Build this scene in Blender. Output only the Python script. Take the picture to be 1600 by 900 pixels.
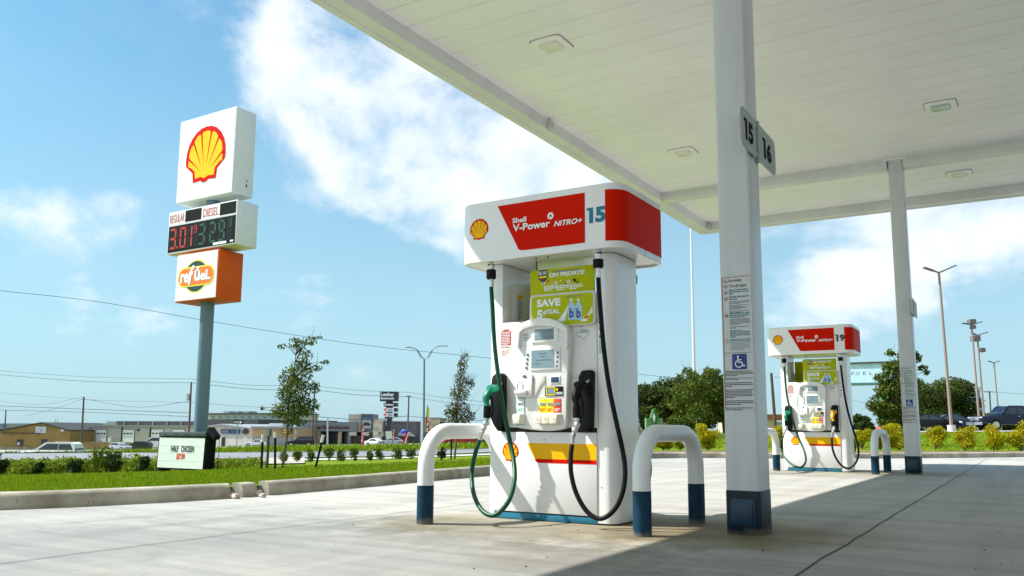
import bpy, bmesh, math, random
import numpy as np
from mathutils import Vector, Matrix
random.seed(7); RNG = np.random.default_rng(7)
for o in list(bpy.data.objects): bpy.data.objects.remove(o)
SC = bpy.context.scene; COL = SC.collection
R = math.radians

# ------------------------------------------------------------------ camera
FPX, PIT, ROLL, YAW, CY, H = 1307.18, R(7.928), R(0.342), R(31.5675), 488.3, 0.66
_c, _s = math.cos(YAW), math.sin(YAW)
CF = Vector((-_s*math.cos(PIT), _c*math.cos(PIT), math.sin(PIT)))
_r0 = Vector((_c, _s, 0)); _u0 = _r0.cross(CF)
CR = _r0*math.cos(ROLL)+_u0*math.sin(ROLL); CU = -_r0*math.sin(ROLL)+_u0*math.cos(ROLL)
CAM = Vector((0, 0, H)); HD = Vector((-_s, _c, 0)); HR = Vector((_c, _s, 0))
cd = bpy.data.cameras.new('camera'); cam = bpy.data.objects.new('camera', cd); COL.objects.link(cam)
cd.sensor_width = 36; cd.lens = FPX/1600*36; cd.shift_y = (CY-450)/1600; cd.clip_start = .05; cd.clip_end = 9000
cam.matrix_world = Matrix(((CR.x, CU.x, -CF.x, 0), (CR.y, CU.y, -CF.y, 0), (CR.z, CU.z, -CF.z, H), (0, 0, 0, 1)))
SC.camera = cam
def ray(px, py): return CR*((px-800)/FPX) - CU*((py-CY)/FPX) + CF
def PD(px, py, D): d = ray(px, py); return CAM + d*(D/d.dot(HD))
def PZ(px, py, z=0.): d = ray(px, py); return CAM + d*((z-H)/d.z)
def PY(px, py, Y): d = ray(px, py); return CAM + d*(Y/d.y)
def PX(px, py, X): d = ray(px, py); return CAM + d*(X/d.x)

# ------------------------------------------------------------------ sun and sky
SV = Vector((.80, .38, -1.0))                      # direction the light travels
sd = bpy.data.lights.new('sun', 'SUN'); sun = bpy.data.objects.new('sun', sd); COL.objects.link(sun)
sd.energy = 4.5; sd.angle = R(.53); sd.color = (1, .97, .925)
sun.rotation_euler = SV.to_track_quat('-Z', 'Y').to_euler()
W = bpy.data.worlds.new('World'); SC.world = W; W.use_nodes = True
nt = W.node_tree; nt.nodes.clear()
def N(t, **k):
    n = nt.nodes.new(t)
    for a, b in k.items(): setattr(n, a, b)
    return n
L = lambda a, b: nt.links.new(a, b)
sky = N('ShaderNodeTexSky', sky_type='NISHITA', sun_disc=False)
to_sun = (-SV).normalized()
sky.sun_elevation = math.asin(to_sun.z); sky.sun_rotation = math.atan2(to_sun.x, to_sun.y)
sky.air_density = 1.0; sky.dust_density = 1.6; sky.ozone_density = 3.0; sky.altitude = 100
tc = N('ShaderNodeTexCoord')
sep = N('ShaderNodeSeparateXYZ'); L(tc.outputs['Generated'], sep.inputs[0])
def mth(op, a, b=None, c=None, clamp=False):
    n = N('ShaderNodeMath', operation=op); n.use_clamp = clamp
    for i, v in enumerate((a, b, c)):
        if v is None: continue
        if isinstance(v, (int, float)): n.inputs[i].default_value = v
        else: L(v, n.inputs[i])
    return n.outputs[0]
zz = mth('ADD', mth('MAXIMUM', sep.outputs[2], 0.0), .42)
cmb = N('ShaderNodeCombineXYZ'); L(mth('DIVIDE', sep.outputs[0], zz), cmb.inputs[0]); L(mth('DIVIDE', sep.outputs[1], zz), cmb.inputs[1])
nz = N('ShaderNodeTexNoise'); nz.inputs['Scale'].default_value = 3.0; nz.inputs['Detail'].default_value = 9; nz.inputs['Roughness'].default_value = .56
nz.inputs['Distortion'].default_value = .35; L(cmb.outputs[0], nz.inputs['Vector'])
nz2 = N('ShaderNodeTexNoise'); nz2.inputs['Scale'].default_value = 9.0; nz2.inputs['Detail'].default_value = 8; nz2.inputs['Roughness'].default_value = .6
L(tc.outputs['Generated'], nz2.inputs['Vector'])
acc = None
FILL_CLOUDS = [(Vector((math.sin(R(a)), math.cos(R(a)), math.tan(R(e)))).normalized(), dg, w) for a, e, dg, w in ((70, 22, 20, 1.2), (110, 30, 24, 1.3), (155, 20, 24, 1.3), (200, 28, 22, 1.2), (245, 22, 18, 1.1), (20, 60, 16, .9), (130, 65, 18, 1.0), (85, 5, 14, 1.0), (180, 5, 18, 1.0))]  # clouds added out of view, overhead, beside and behind the camera, for fill light
for px, py, deg, wgt in (((490, 80, 4.5, .7), (610, 150, 7.5, 1.35), (700, 210, 7, 1.35), (800, 260, 5.5, .95), (880, 300, 4, .7), (560, 20, 5, .5), (1330, 370, 7, .62), (1480, 340, 7, .55), (1560, 330, 5, .5), (1210, 410, 5, .45),
                         (150, 335, 2.4, .42), (195, 345, 1.8, .36), (15, 320, 2.6, .42), (490, 412, 2.2, .34), (680, 430, 3, .34), (560, 485, 3.6, .32), (60, 495, 2.4, .26), (160, 515, 3, .28), (440, 480, 3, .26)) + tuple((v_, 0, d_, w_) for v_, d_, w_ in FILL_CLOUDS)):
    d = ray(px, py).normalized() if not isinstance(px, Vector) else px
    vm = N('ShaderNodeVectorMath', operation='DOT_PRODUCT'); nrm = N('ShaderNodeVectorMath', operation='NORMALIZE')
    L(tc.outputs['Generated'], nrm.inputs[0]); L(nrm.outputs[0], vm.inputs[0]); vm.inputs[1].default_value = d
    mr = N('ShaderNodeMapRange', interpolation_type='SMOOTHSTEP'); mr.inputs[1].default_value = math.cos(R(deg*1.5)); mr.inputs[2].default_value = 1.0
    mr.inputs[3].default_value = 0; mr.inputs[4].default_value = wgt; L(vm.outputs['Value'], mr.inputs[0])
    acc = mr.outputs[0] if acc is None else mth('ADD', acc, mr.outputs[0])
acc = mth('MINIMUM', acc, 1.3)
nn = mth('ADD', mth('MULTIPLY', nz.outputs['Fac'], .62), mth('MULTIPLY', nz2.outputs['Fac'], .38))
cl = mth('ADD', mth('MULTIPLY', acc, .40), mth('MULTIPLY_ADD', nn, 2.3, -.65))
mr = N('ShaderNodeMapRange', interpolation_type='SMOOTHSTEP'); mr.inputs[1].default_value = .68; mr.inputs[2].default_value = 1.12; L(cl, mr.inputs[0])
thin = N('ShaderNodeMapRange', interpolation_type='SMOOTHSTEP'); thin.inputs[1].default_value = .42; thin.inputs[2].default_value = .80; thin.inputs[4].default_value = .10; L(nn, thin.inputs[0])
low = N('ShaderNodeMapRange', interpolation_type='SMOOTHSTEP'); low.inputs[1].default_value = .62; low.inputs[2].default_value = -.05; low.inputs[4].default_value = .80; L(sep.outputs[2], low.inputs[0])
fac = mth('MINIMUM', mth('ADD', mth('ADD', mth('MULTIPLY', mr.outputs[0], .92), thin.outputs[0]), 0.0), .96)
tint = N('ShaderNodeMix', data_type='RGBA', blend_type='MULTIPLY'); tint.inputs[0].default_value = 1
L(sky.outputs[0], tint.inputs[6]); tint.inputs[7].default_value = (.48, 1.02, 1.06, 1)
hz = N('ShaderNodeMix', data_type='RGBA'); L(low.outputs[0], hz.inputs[0]); L(tint.outputs[2], hz.inputs[6]); hz.inputs[7].default_value = (3.6, 5.0, 5.7, 1)
mx = N('ShaderNodeMix', data_type='RGBA'); L(fac, mx.inputs[0]); L(hz.outputs[2], mx.inputs[6]); mx.inputs[7].default_value = (6.5, 6.9, 7.3, 1)
bg = N('ShaderNodeBackground'); bg.inputs[1].default_value = .085; L(mx.outputs[2], bg.inputs[0])
wo = N('ShaderNodeOutputWorld'); L(bg.outputs[0], wo.inputs[0])
SC.render.engine = 'CYCLES'
SC.view_settings.view_transform = 'Standard'; SC.view_settings.look = 'None'; SC.view_settings.gamma = 1; SC.view_settings.exposure = .92
SC.view_settings.use_curve_mapping = False
SC.cycles.max_bounces = 8; SC.cycles.diffuse_bounces = 4; SC.cycles.glossy_bounces = 3; SC.cycles.transparent_max_bounces = 8

# ------------------------------------------------------------------ materials
def mat(name, col, rough=.5, metal=0, noise=0, nscale=8, bump=0, spec=.5, emit=None, estr=0, stretch=(1, 1, 1), island=0, trans=0, coat=0, col2=None, nlo=.35, nhi=.65, wear=None, dirt=None):
    m = bpy.data.materials.new(name); m.use_nodes = True; t = m.node_tree; b = t.nodes['Principled BSDF']
    b.inputs['Base Color'].default_value = (*col, 1); b.inputs['Roughness'].default_value = rough; b.inputs['Metallic'].default_value = metal
    b.inputs['Specular IOR Level'].default_value = spec; b.inputs['Coat Weight'].default_value = coat
    src = None
    if noise or bump or col2:
        tcn = t.nodes.new('ShaderNodeTexCoord'); mp = t.nodes.new('ShaderNodeMapping'); mp.inputs['Scale'].default_value = stretch
        t.links.new(tcn.outputs['Object'], mp.inputs[0])
        n = t.nodes.new('ShaderNodeTexNoise'); n.inputs['Scale'].default_value = nscale; n.inputs['Detail'].default_value = 7; n.inputs['Roughness'].default_value = .62
        t.links.new(mp.outputs[0], n.inputs['Vector'])
        if noise or col2:
            r = t.nodes.new('ShaderNodeValToRGB'); r.color_ramp.elements[0].position = nlo; r.color_ramp.elements[1].position = nhi
            r.color_ramp.elements[0].color = (*(c*(1-noise) for c in col), 1)
            r.color_ramp.elements[1].color = (*(col2 or [min(1, c*(1+noise)) for c in col]), 1)
            t.links.new(n.outputs['Fac'], r.inputs[0]); src = r.outputs[0]
        if bump:
            bp = t.nodes.new('ShaderNodeBump'); bp.inputs['Strength'].default_value = bump; bp.inputs['Distance'].default_value = .02
            t.links.new(n.outputs['Fac'], bp.inputs['Height']); t.links.new(bp.outputs[0], b.inputs['Normal'])
    if island:
        g = t.nodes.new('ShaderNodeNewGeometry'); r2 = t.nodes.new('ShaderNodeValToRGB')
        r2.color_ramp.elements[0].color = (*(c*(1-island) for c in col), 1); r2.color_ramp.elements[1].color = (*(col2 or [min(1, c*(1+island)) for c in col]), 1)
        t.links.new(g.outputs['Random Per Island'], r2.inputs[0]); src = r2.outputs[0]
    def mixc(fac, a, bcol):
        x = t.nodes.new('ShaderNodeMix'); x.data_type = 'RGBA'; t.links.new(fac, x.inputs[0])
        if a is None: x.inputs[6].default_value = (*col, 1)
        else: t.links.new(a, x.inputs[6])
        x.inputs[7].default_value = (*bcol, 1); return x.outputs[2]
    if wear or dirt:
        tcw = t.nodes.new('ShaderNodeTexCoord'); gw = t.nodes.new('ShaderNodeNewGeometry')
    if wear:                                        # scuffs and chips: (colour, scale, threshold)
        nw = t.nodes.new('ShaderNodeTexNoise'); nw.inputs['Scale'].default_value = wear[1]; nw.inputs['Detail'].default_value = 6; nw.inputs['Roughness'].default_value = .7; nw.inputs['Distortion'].default_value = 1.2
        t.links.new(tcw.outputs['Object'], nw.inputs['Vector']); rw = t.nodes.new('ShaderNodeMapRange'); rw.inputs[1].default_value = wear[2]; rw.inputs[2].default_value = wear[2]+.03; rw.inputs[4].default_value = .7
        t.links.new(nw.outputs['Fac'], rw.inputs[0]); src = mixc(rw.outputs[0], src, wear[0])
    if dirt:                                        # dusty grime splashed up from the ground: (colour, height, amount)
        sp = t.nodes.new('ShaderNodeSeparateXYZ'); t.links.new(gw.outputs['Position'], sp.inputs[0]); nd = t.nodes.new('ShaderNodeTexNoise'); nd.inputs['Scale'].default_value = 9; nd.inputs['Detail'].default_value = 6
        t.links.new(gw.outputs['Position'], nd.inputs['Vector']); ad = t.nodes.new('ShaderNodeMath'); ad.operation = 'MULTIPLY_ADD'; ad.inputs[1].default_value = dirt[1]*1.6; t.links.new(nd.outputs['Fac'], ad.inputs[0]); ad.inputs[2].default_value = -dirt[1]*.8+dirt[1]*.5
        sb = t.nodes.new('ShaderNodeMath'); sb.operation = 'SUBTRACT'; t.links.new(ad.outputs[0], sb.inputs[0]); t.links.new(sp.outputs[2], sb.inputs[1]); rd = t.nodes.new('ShaderNodeMapRange'); rd.inputs[1].default_value = -dirt[1]*.15; rd.inputs[2].default_value = dirt[1]*.5; rd.inputs[4].default_value = dirt[2]
        t.links.new(sb.outputs[0], rd.inputs[0]); src = mixc(rd.outputs[0], src, dirt[0])
    if src: t.links.new(src, b.inputs['Base Color'])
    if emit: b.inputs['Emission Color'].default_value = (*emit, 1); b.inputs['Emission Strength'].default_value = estr
    if trans:
        tr = t.nodes.new('ShaderNodeBsdfTranslucent'); ms = t.nodes.new('ShaderNodeMixShader'); ms.inputs[0].default_value = trans
        if src: t.links.new(src, tr.inputs[0])
        else: tr.inputs[0].default_value = (*col, 1)
        t.links.new(b.outputs[0], ms.inputs[1]); t.links.new(tr.outputs[0], ms.inputs[2]); t.links.new(ms.outputs[0], t.nodes['Material Output'].inputs[0])
    return m
WHITE = mat('white_enamel', (.82, .82, .81), .24, noise=.03, nscale=3, coat=.3, wear=((.5, .48, .42), 11, .715), dirt=((.42, .38, .30), .10, .55))
WHITE2 = mat('white_plastic', (.78, .78, .75), .42, noise=.035, nscale=5)
CREAM = mat('cream_plastic', (.78, .74, .60), .4)
GREYP = mat('grey_paint', (.50, .51, .50), .38, noise=.05, nscale=2.5, stretch=(1, 1, .3), coat=.1)
CLAD = mat('column_cladding', (.58, .60, .61), .30, noise=.06, nscale=2.2, stretch=(3, 3, .25), bump=.03)
CEIL = mat('ceiling_paint', (.86, .84, .86), .36, noise=.04, nscale=.6)
FASC = mat('fascia_paint', (.68, .68, .68), .4, noise=.06, nscale=1.2)
GAP = mat('dark_gap', (.02, .02, .02), .8)
JOINTL = mat('plank_joint', (.42, .42, .38), .6)
RED = mat('signal_red', (.64, .010, .0), .5, spec=.06)
SHRED = mat('emblem_red', (.64, .006, .002), .5, spec=.06)
SHYEL = mat('emblem_yellow', (.92, .52, .0), .4, spec=.2)
AMBER = mat('amber_vinyl', (.90, .48, .0), .4, spec=.2)
TEAL = mat('teal_blue_vinyl', (.035, .19, .29), .4, spec=.2)
NAVY = mat('navy_paint', (.004, .014, .028), .45, spec=.3, noise=.2, nscale=6, bump=.04, wear=((.10, .11, .11), 14, .68), dirt=((.20, .17, .10), .06, .6))
BBLUE = mat('bollard_blue_paint', (.004, .032, .062), .5, spec=.18, noise=.18, nscale=7, bump=.05, wear=((.14, .16, .17), 16, .67), dirt=((.22, .19, .13), .07, .6))
BWHITE = mat('bollard_white_paint', (.72, .74, .74), .34, noise=.05, nscale=6, bump=.03, wear=((.38, .36, .32), 13, .70))
BLUEPL = mat('plinth_blue', (.015, .17, .27), .4, noise=.1)
BLACK = mat('black_rubber', (.004, .004, .005), .5, spec=.18)
BLACKM = mat('black_matte', (.008, .008, .008), .8, spec=.1)
GREENH = mat('green_hose_rubber', (.0, .06, .025), .4, spec=.3)
GREENP = mat('green_plastic', (.0, .17, .085), .35, spec=.35)
YELP = mat('yellow_plastic', (.75, .40, .01), .4)
METAL = mat('zinc_metal', (.62, .62, .60), .32, metal=.9, noise=.12, nscale=40)
LCD = mat('lcd_glass', (.20, .29, .33), .12)
LCDT = mat('lcd_digit', (.10, .15, .18), .4)
KEY = mat('key_blue', (.08, .14, .22), .4)
LIME = mat('lime_poster', (.44, .48, .0), .5, spec=.15)
LIMED = mat('white_print', (.82, .86, .88), .4)
INK = mat('dark_ink', (.03, .04, .05), .5)
INKG = mat('grey_ink', (.20, .22, .24), .5)
INKO = mat('orange_ink', (.50, .16, .06), .5)
ADA = mat('symbol_blue', (.01, .03, .22), .4)
BOTTLE = mat('bottle_blue', (.36, .58, .72), .4)
DKBLUE = mat('letter_blue', (.01, .03, .30), .4)
YEL = mat('selector_yellow', (.88, .66, .0), .4)
ORNG = mat('sign_orange', (.60, .085, .0), .5, spec=.2, noise=.05)
GOLD = mat('sign_gold', (.85, .70, .02), .4)
DKTEAL = mat('sign_dark_teal', (.01, .04, .05), .4)
SGNW = mat('sign_face_white', (.78, .79, .79), .35)
SGNS = mat('sign_cabinet_white', (.62, .64, .64), .4, noise=.04)
LEDR = mat('led_red', (.22, .015, .008), .5, emit=(1, .07, .02), estr=.12)
LEDG = mat('led_green', (.006, .05, .022), .5, emit=(.03, .35, .10), estr=.03)
POLE = mat('pole_blue_grey', (.10, .17, .22), .4, noise=.06, nscale=1.5)
STEEL = mat('galvanised_steel', (.40, .41, .41), .45, metal=.4, noise=.08)
LPOLE = mat('lamp_pole_brown', (.26, .19, .15), .55)
LPOLEL = mat('lamp_pole_tan', (.40, .33, .24), .55)
WOOD = mat('pole_wood', (.09, .065, .05), .85, noise=.2, nscale=3, stretch=(4, 4, .3))
BARK = mat('bark', (.13, .095, .07), .9, noise=.3, nscale=12, stretch=(3, 3, .6), bump=.3)
DIRT = mat('mulch', (.16, .085, .05), .95, noise=.45, nscale=14, bump=.5)
STONE = mat('rip_rap_stone', (.50, .36, .26), .85, noise=.35, nscale=7, bump=.3, col2=(.72, .64, .54))
KERB = mat('kerb_concrete', (.30, .265, .19), .85, noise=.3, nscale=2.2, bump=.15, col2=(.46, .42, .33), wear=((.16, .13, .09), 3.2, .62))
ROADM = mat('road_concrete', (.185, .188, .20), .85, noise=.12, nscale=.25, stretch=(1, 1, 1), bump=.05)
LOTM = mat('lot_asphalt', (.30, .30, .29), .85, noise=.15, nscale=.3)
WALKM = mat('walk_concrete', (.50, .49, .46), .85, noise=.1, nscale=1)
DRIVEM = mat('drive_concrete', (.38, .35, .29), .85, noise=.15, nscale=.6)
# concrete forecourt
def concrete():
    m = bpy.data.materials.new('forecourt_concrete'); m.use_nodes = True; t = m.node_tree; b = t.nodes['Principled BSDF']
    nn = t.nodes.new; lk = t.links.new
    tcn = nn('ShaderNodeTexCoord')
    def noise(scale, sc, det=8, rg=.62, dist=0):
        mp = nn('ShaderNodeMapping'); mp.inputs['Scale'].default_value = sc; lk(tcn.outputs['Object'], mp.inputs[0])
        n = nn('ShaderNodeTexNoise'); n.inputs['Scale'].default_value = scale; n.inputs['Detail'].default_value = det; n.inputs['Roughness'].default_value = rg; n.inputs['Distortion'].default_value = dist
        lk(mp.outputs[0], n.inputs['Vector']); return n.outputs['Fac']
    def ramp(f, a, ca, bb, cb):
        r = nn('ShaderNodeValToRGB'); r.color_ramp.elements[0].position = a; r.color_ramp.elements[1].position = bb
        r.color_ramp.elements[0].color = (*ca, 1); r.color_ramp.elements[1].color = (*cb, 1); lk(f, r.inputs[0]); return r.outputs[0]
    def mul(a, c, f=1):
        x = nn('ShaderNodeMix'); x.data_type = 'RGBA'; x.blend_type = 'MULTIPLY'; x.inputs[0].default_value = f; lk(a, x.inputs[6]); lk(c, x.inputs[7]); return x.outputs[2]
    base = ramp(noise(.35, (1, 1, 1)), .3, (.46, .438, .40), .7, (.55, .53, .495))
    streak = ramp(noise(1.3, (.22, 2.6, 1), dist=.6), .28, (.74, .76, .78), .62, (1.04, 1.03, 1.01))
    streak2 = ramp(noise(5, (.10, 2.2, 1)), .3, (.88, .885, .89), .66, (1, 1, 1))
    fine = ramp(noise(60, (1, 1, 1), 4), .25, (.86, .86, .85), .7, (1.03, 1.03, 1.03))
    stain = ramp(noise(1.1, (1, .8, 1), dist=.8), .60, (1, 1, 1), .76, (.80, .76, .66))
    patch = ramp(noise(.16, (1, .6, 1), 3, .5, dist=.4), .38, (.86, .855, .85), .62, (1.02, 1.01, .99))
    lane = ramp(noise(1.0, (2.4, .16, 1), 6, .6, dist=.8), .36, (.84, .85, .86), .58, (1, 1, 1))
    blot = ramp(noise(4.5, (1, 1, 1), 5, .65, dist=1.0), .64, (1, 1, 1), .74, (.86, .83, .75))
    gp = nn('ShaderNodeNewGeometry'); cracks = None
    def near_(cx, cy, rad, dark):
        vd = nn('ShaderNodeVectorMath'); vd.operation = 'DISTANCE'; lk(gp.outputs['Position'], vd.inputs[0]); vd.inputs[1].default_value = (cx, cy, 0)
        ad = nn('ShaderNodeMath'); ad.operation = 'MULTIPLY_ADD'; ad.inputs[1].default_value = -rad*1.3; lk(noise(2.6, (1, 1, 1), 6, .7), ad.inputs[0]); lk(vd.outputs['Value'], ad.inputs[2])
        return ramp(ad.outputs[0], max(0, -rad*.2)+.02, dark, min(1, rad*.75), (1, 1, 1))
    spk = ramp(noise(24, (1, 1, 1), 2, .4), .735, (1, 1, 1), .76, (.5, .48, .45))
    out = mul(mul(mul(mul(mul(base, streak), streak2), fine), stain), spk)
    out = mul(mul(mul(out, patch), lane), blot)
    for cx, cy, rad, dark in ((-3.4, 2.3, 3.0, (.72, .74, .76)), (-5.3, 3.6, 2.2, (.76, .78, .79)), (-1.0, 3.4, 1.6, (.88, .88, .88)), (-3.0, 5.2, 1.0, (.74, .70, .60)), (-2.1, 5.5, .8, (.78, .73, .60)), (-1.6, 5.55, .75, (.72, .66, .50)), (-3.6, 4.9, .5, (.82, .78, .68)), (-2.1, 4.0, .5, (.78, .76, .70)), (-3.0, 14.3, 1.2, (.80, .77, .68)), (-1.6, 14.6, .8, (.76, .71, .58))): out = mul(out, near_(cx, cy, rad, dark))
    lk(out, b.inputs['Base Color']); b.inputs['Roughness'].default_value = .72; b.inputs['Specular IOR Level'].default_value = .4
    bp = nn('ShaderNodeBump'); bp.inputs['Strength'].default_value = .25; bp.inputs['Distance'].default_value = .01
    lk(noise(90, (.6, 1.6, 1), 5), bp.inputs['Height']); lk(bp.outputs[0], b.inputs['Normal'])
    return m
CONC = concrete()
def grassmat():
    m = bpy.data.materials.new('grass_ground'); m.use_nodes = True; t = m.node_tree; b = t.nodes['Principled BSDF']; nn = t.nodes.new; lk = t.links.new
    tcn = nn('ShaderNodeTexCoord')
    cols = None
    for sc, lo, clo, hi, chi in ((.35, .32, (.115, .18, .007), .7, (.18, .26, .009)), (14, .3, (.62, .66, .7), .68, (1.2, 1.15, 1.0)), (2.4, .3, (.78, .82, .8), .62, (1.1, 1.06, 1.0))):
        n = nn('ShaderNodeTexNoise'); n.inputs['Scale'].default_value = sc; n.inputs['Detail'].default_value = 8; n.inputs['Roughness'].default_value = .66; lk(tcn.outputs['Object'], n.inputs['Vector'])
        r = nn('ShaderNodeValToRGB'); r.color_ramp.elements[0].position = lo; r.color_ramp.elements[1].position = hi; r.color_ramp.elements[0].color = (*clo, 1); r.color_ramp.elements[1].color = (*chi, 1)
        lk(n.outputs['Fac'], r.inputs[0])
        if cols is None: cols = r.outputs[0]
        else:
            x = nn('ShaderNodeMix'); x.data_type = 'RGBA'; x.blend_type = 'MULTIPLY'; x.inputs[0].default_value = 1; lk(cols, x.inputs[6]); lk(r.outputs[0], x.inputs[7]); cols = x.outputs[2]
    lk(cols, b.inputs['Base Color']); b.inputs['Roughness'].default_value = .95; b.inputs['Specular IOR Level'].default_value = .1
    return m
GRASS = grassmat()
BLADE = mat('grass_blade', (.13, .21, .007), .8, spec=.1, island=.35, trans=.3, col2=(.25, .35, .010))
WEEDL = mat('weed_leaf', (.10, .17, .015), .75, spec=.15, island=.5, trans=.35, col2=(.26, .32, .02))
WEEDD = mat('bush_leaf_dark', (.03, .055, .012), .75, spec=.15, island=.5, trans=.2)
LEAFY = mat('leaf_yellow_green', (.22, .23, .006), .75, spec=.15, island=.5, trans=.35, col2=(.62, .52, .008))
LEAFD = mat('leaf_oak', (.022, .042, .006), .75, spec=.15, island=.55, trans=.25, col2=(.085, .12, .018))
LEAFM = mat('leaf_mid', (.035, .07, .006), .75, spec=.15, island=.5, trans=.3, col2=(.15, .20, .025))
LEAFB = mat('leaf_brown_green', (.05, .06, .02), .75, spec=.15, island=.5, trans=.25, col2=(.13, .12, .03))
LEAFP = mat('leaf_pink', (.30, .13, .16), .6, island=.5, trans=.2)

# ------------------------------------------------------------------ object helpers
ORG = {}
class M:
    def __init__(s): s.v = []; s.f = []; s.m = []
    def add(s, vs, fs, mi=0):
        o = len(s.v); s.v += [tuple(v) for v in vs]; s.f += [tuple(i+o for i in f) for f in fs]; s.m += [mi]*len(fs); return s
    def box(s, x0, x1, y0, y1, z0, z1, mi=0):
        vs = [(x, y, z) for z in (z0, z1) for y in (y0, y1) for x in (x0, x1)]
        return s.add(vs, [(0, 2, 3, 1), (4, 5, 7, 6), (0, 1, 5, 4), (2, 6, 7, 3), (0, 4, 6, 2), (1, 3, 7, 5)], mi)
    def obox(s, c, ax, ay, az, mi=0):            # centre + half-axis vectors
        c = Vector(c); vs = [c+ax*i+ay*j+az*k for k in (-1, 1) for j in (-1, 1) for i in (-1, 1)]
        return s.add(vs, [(0, 2, 3, 1), (4, 5, 7, 6), (0, 1, 5, 4), (2, 6, 7, 3), (0, 4, 6, 2), (1, 3, 7, 5)], mi)
    def prism(s, pts, d, mi=0):                    # pts: 3D ring, d: extrusion vector
        n = len(pts); d = Vector(d); a = [Vector(p) for p in pts]
        return s.add(a+[p+d for p in a], [tuple(range(n))[::-1], tuple(range(n, 2*n))]+[(i, (i+1) % n, n+(i+1) % n, n+i) for i in range(n)], mi)
    def tube(s, pts, r, seg=10, cap=True, mi=0):
        pts = [Vector(p) for p in pts]; n = len(pts); rs = r if isinstance(r, (list, tuple)) else [r]*n
        up = None; rings = []
        for i, p in enumerate(pts):
            t = (pts[min(i+1, n-1)]-pts[max(i-1, 0)]).normalized()
            if up is None: up = t.orthogonal().normalized()
            up = (up-t*up.dot(t)); up = up.normalized() if up.length > 1e-6 else t.orthogonal().normalized()
            w = t.cross(up); rings.append([p+(up*math.cos(a)+w*math.sin(a))*rs[i] for a in [2*math.pi*k/seg for k in range(seg)]])
        vs = [v for rg in rings for v in rg]; fs = []
        for i in range(n-1):
            for k in range(seg): a = i*seg+k; b = i*seg+(k+1) % seg; fs.append((a, b, b+seg, a+seg))
        if cap: fs += [tuple(range(seg))[::-1], tuple(range((n-1)*seg, n*seg))]
        return s.add(vs, fs, mi)
    def blob(s, c, r, mi=0, n=8, wob=.0):
        c = Vector(c); r = Vector(r) if not isinstance(r, (int, float)) else Vector((r, r, r)); vs = []; fs = []
        for i in range(n+1):
            th = math.pi*i/n
            for k in range(2*n):
                ph = math.pi*k/n; q = 1+random.uniform(-wob, wob)
                vs.append(c+Vector((r.x*math.sin(th)*math.cos(ph)*q, r.y*math.sin(th)*math.sin(ph)*q, r.z*math.cos(th)*q)))
        for i in range(n):
            for k in range(2*n): a = i*2*n+k; b = i*2*n+(k+1) % (2*n); fs.append((a, a+2*n, b+2*n, b))
        return s.add(vs, fs, mi)
def rrect(x0, x1, y0, y1, r, n=6):
    o = []
    for cx, cy, a0 in ((x1-r, y1-r, 0), (x0+r, y1-r, 90), (x0+r, y0+r, 180), (x1-r, y0+r, 270)):
        o += [(cx+r*math.cos(R(a0+90*i/n)), cy+r*math.sin(R(a0+90*i/n))) for i in range(n+1)]
    return o
def org(p): return ORG[p.name] if p else Vector((0, 0, 0))
def tag(o, label, cat=None, group=None, kind=None):
    if label: o['label'] = label
    if cat: o['category'] = cat
    if group: o['group'] = group
    if kind: o['kind'] = kind
    return o
def thing(name, loc, label, cat, group=None):
    o = bpy.data.objects.new(name, None); COL.objects.link(o); o.location = loc; o.empty_display_size = .1
    ORG[o.name] = Vector(loc); return tag(o, label, cat, group)
def build(name, m, mats, parent=None, origin=None, bevel=0, smooth=35, seg=2):
    if not isinstance(mats, (list, tuple)): mats = [mats]
    if parent and parent.parent and parent.parent.parent: parent = parent.parent      # never deeper than thing > part > sub-part
    og = org(parent) if parent else Vector(origin or (0, 0, 0))
    me = bpy.data.meshes.new(name); me.from_pydata([(x-og.x, y-og.y, z-og.z) for x, y, z in m.v], [], m.f)
    for k in mats: me.materials.append(k)
    if len(mats) > 1: me.polygons.foreach_set('material_index', m.m)
    bm = bmesh.new(); bm.from_mesh(me)
    if bevel:
        es = [e for e in bm.edges if len(e.link_faces) == 2 and e.calc_face_angle(0) > R(40)]
        bmesh.ops.bevel(bm, geom=es, offset=bevel, segments=seg, profile=.5, affect='EDGES', clamp_overlap=True)
    bmesh.ops.recalc_face_normals(bm, faces=bm.faces)
    bm.to_mesh(me); bm.free()
    if smooth: me.shade_smooth(); me.set_sharp_from_angle(angle=R(smooth))
    o = bpy.data.objects.new(name, me); COL.objects.link(o); ORG[o.name] = og
    if parent: o.parent = parent
    else: o.location = og
    return o
def raw(name, V, F, mats, parent=None, mi=None):            # fast path for big leaf meshes (numpy)
    og = org(parent); me = bpy.data.meshes.new(name); V = np.asarray(V)-np.array(og); F = np.asarray(F)
    me.vertices.add(len(V)); me.vertices.foreach_set('co', V.astype(np.float32).ravel())
    k = F.shape[1]; me.loops.add(F.size); me.loops.foreach_set('vertex_index', F.astype(np.int32).ravel())
    me.polygons.add(len(F)); me.polygons.foreach_set('loop_start', np.arange(0, F.size, k, dtype=np.int32)); me.polygons.foreach_set('loop_total', np.full(len(F), k, dtype=np.int32))
    for q in (mats if isinstance(mats, (list, tuple)) else [mats]): me.materials.append(q)
    if mi is not None: me.polygons.foreach_set('material_index', np.asarray(mi, dtype=np.int32))
    me.update(calc_edges=True)
    o = bpy.data.objects.new(name, me); COL.objects.link(o); ORG[o.name] = og
    if parent: o.parent = parent
    return o
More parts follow.
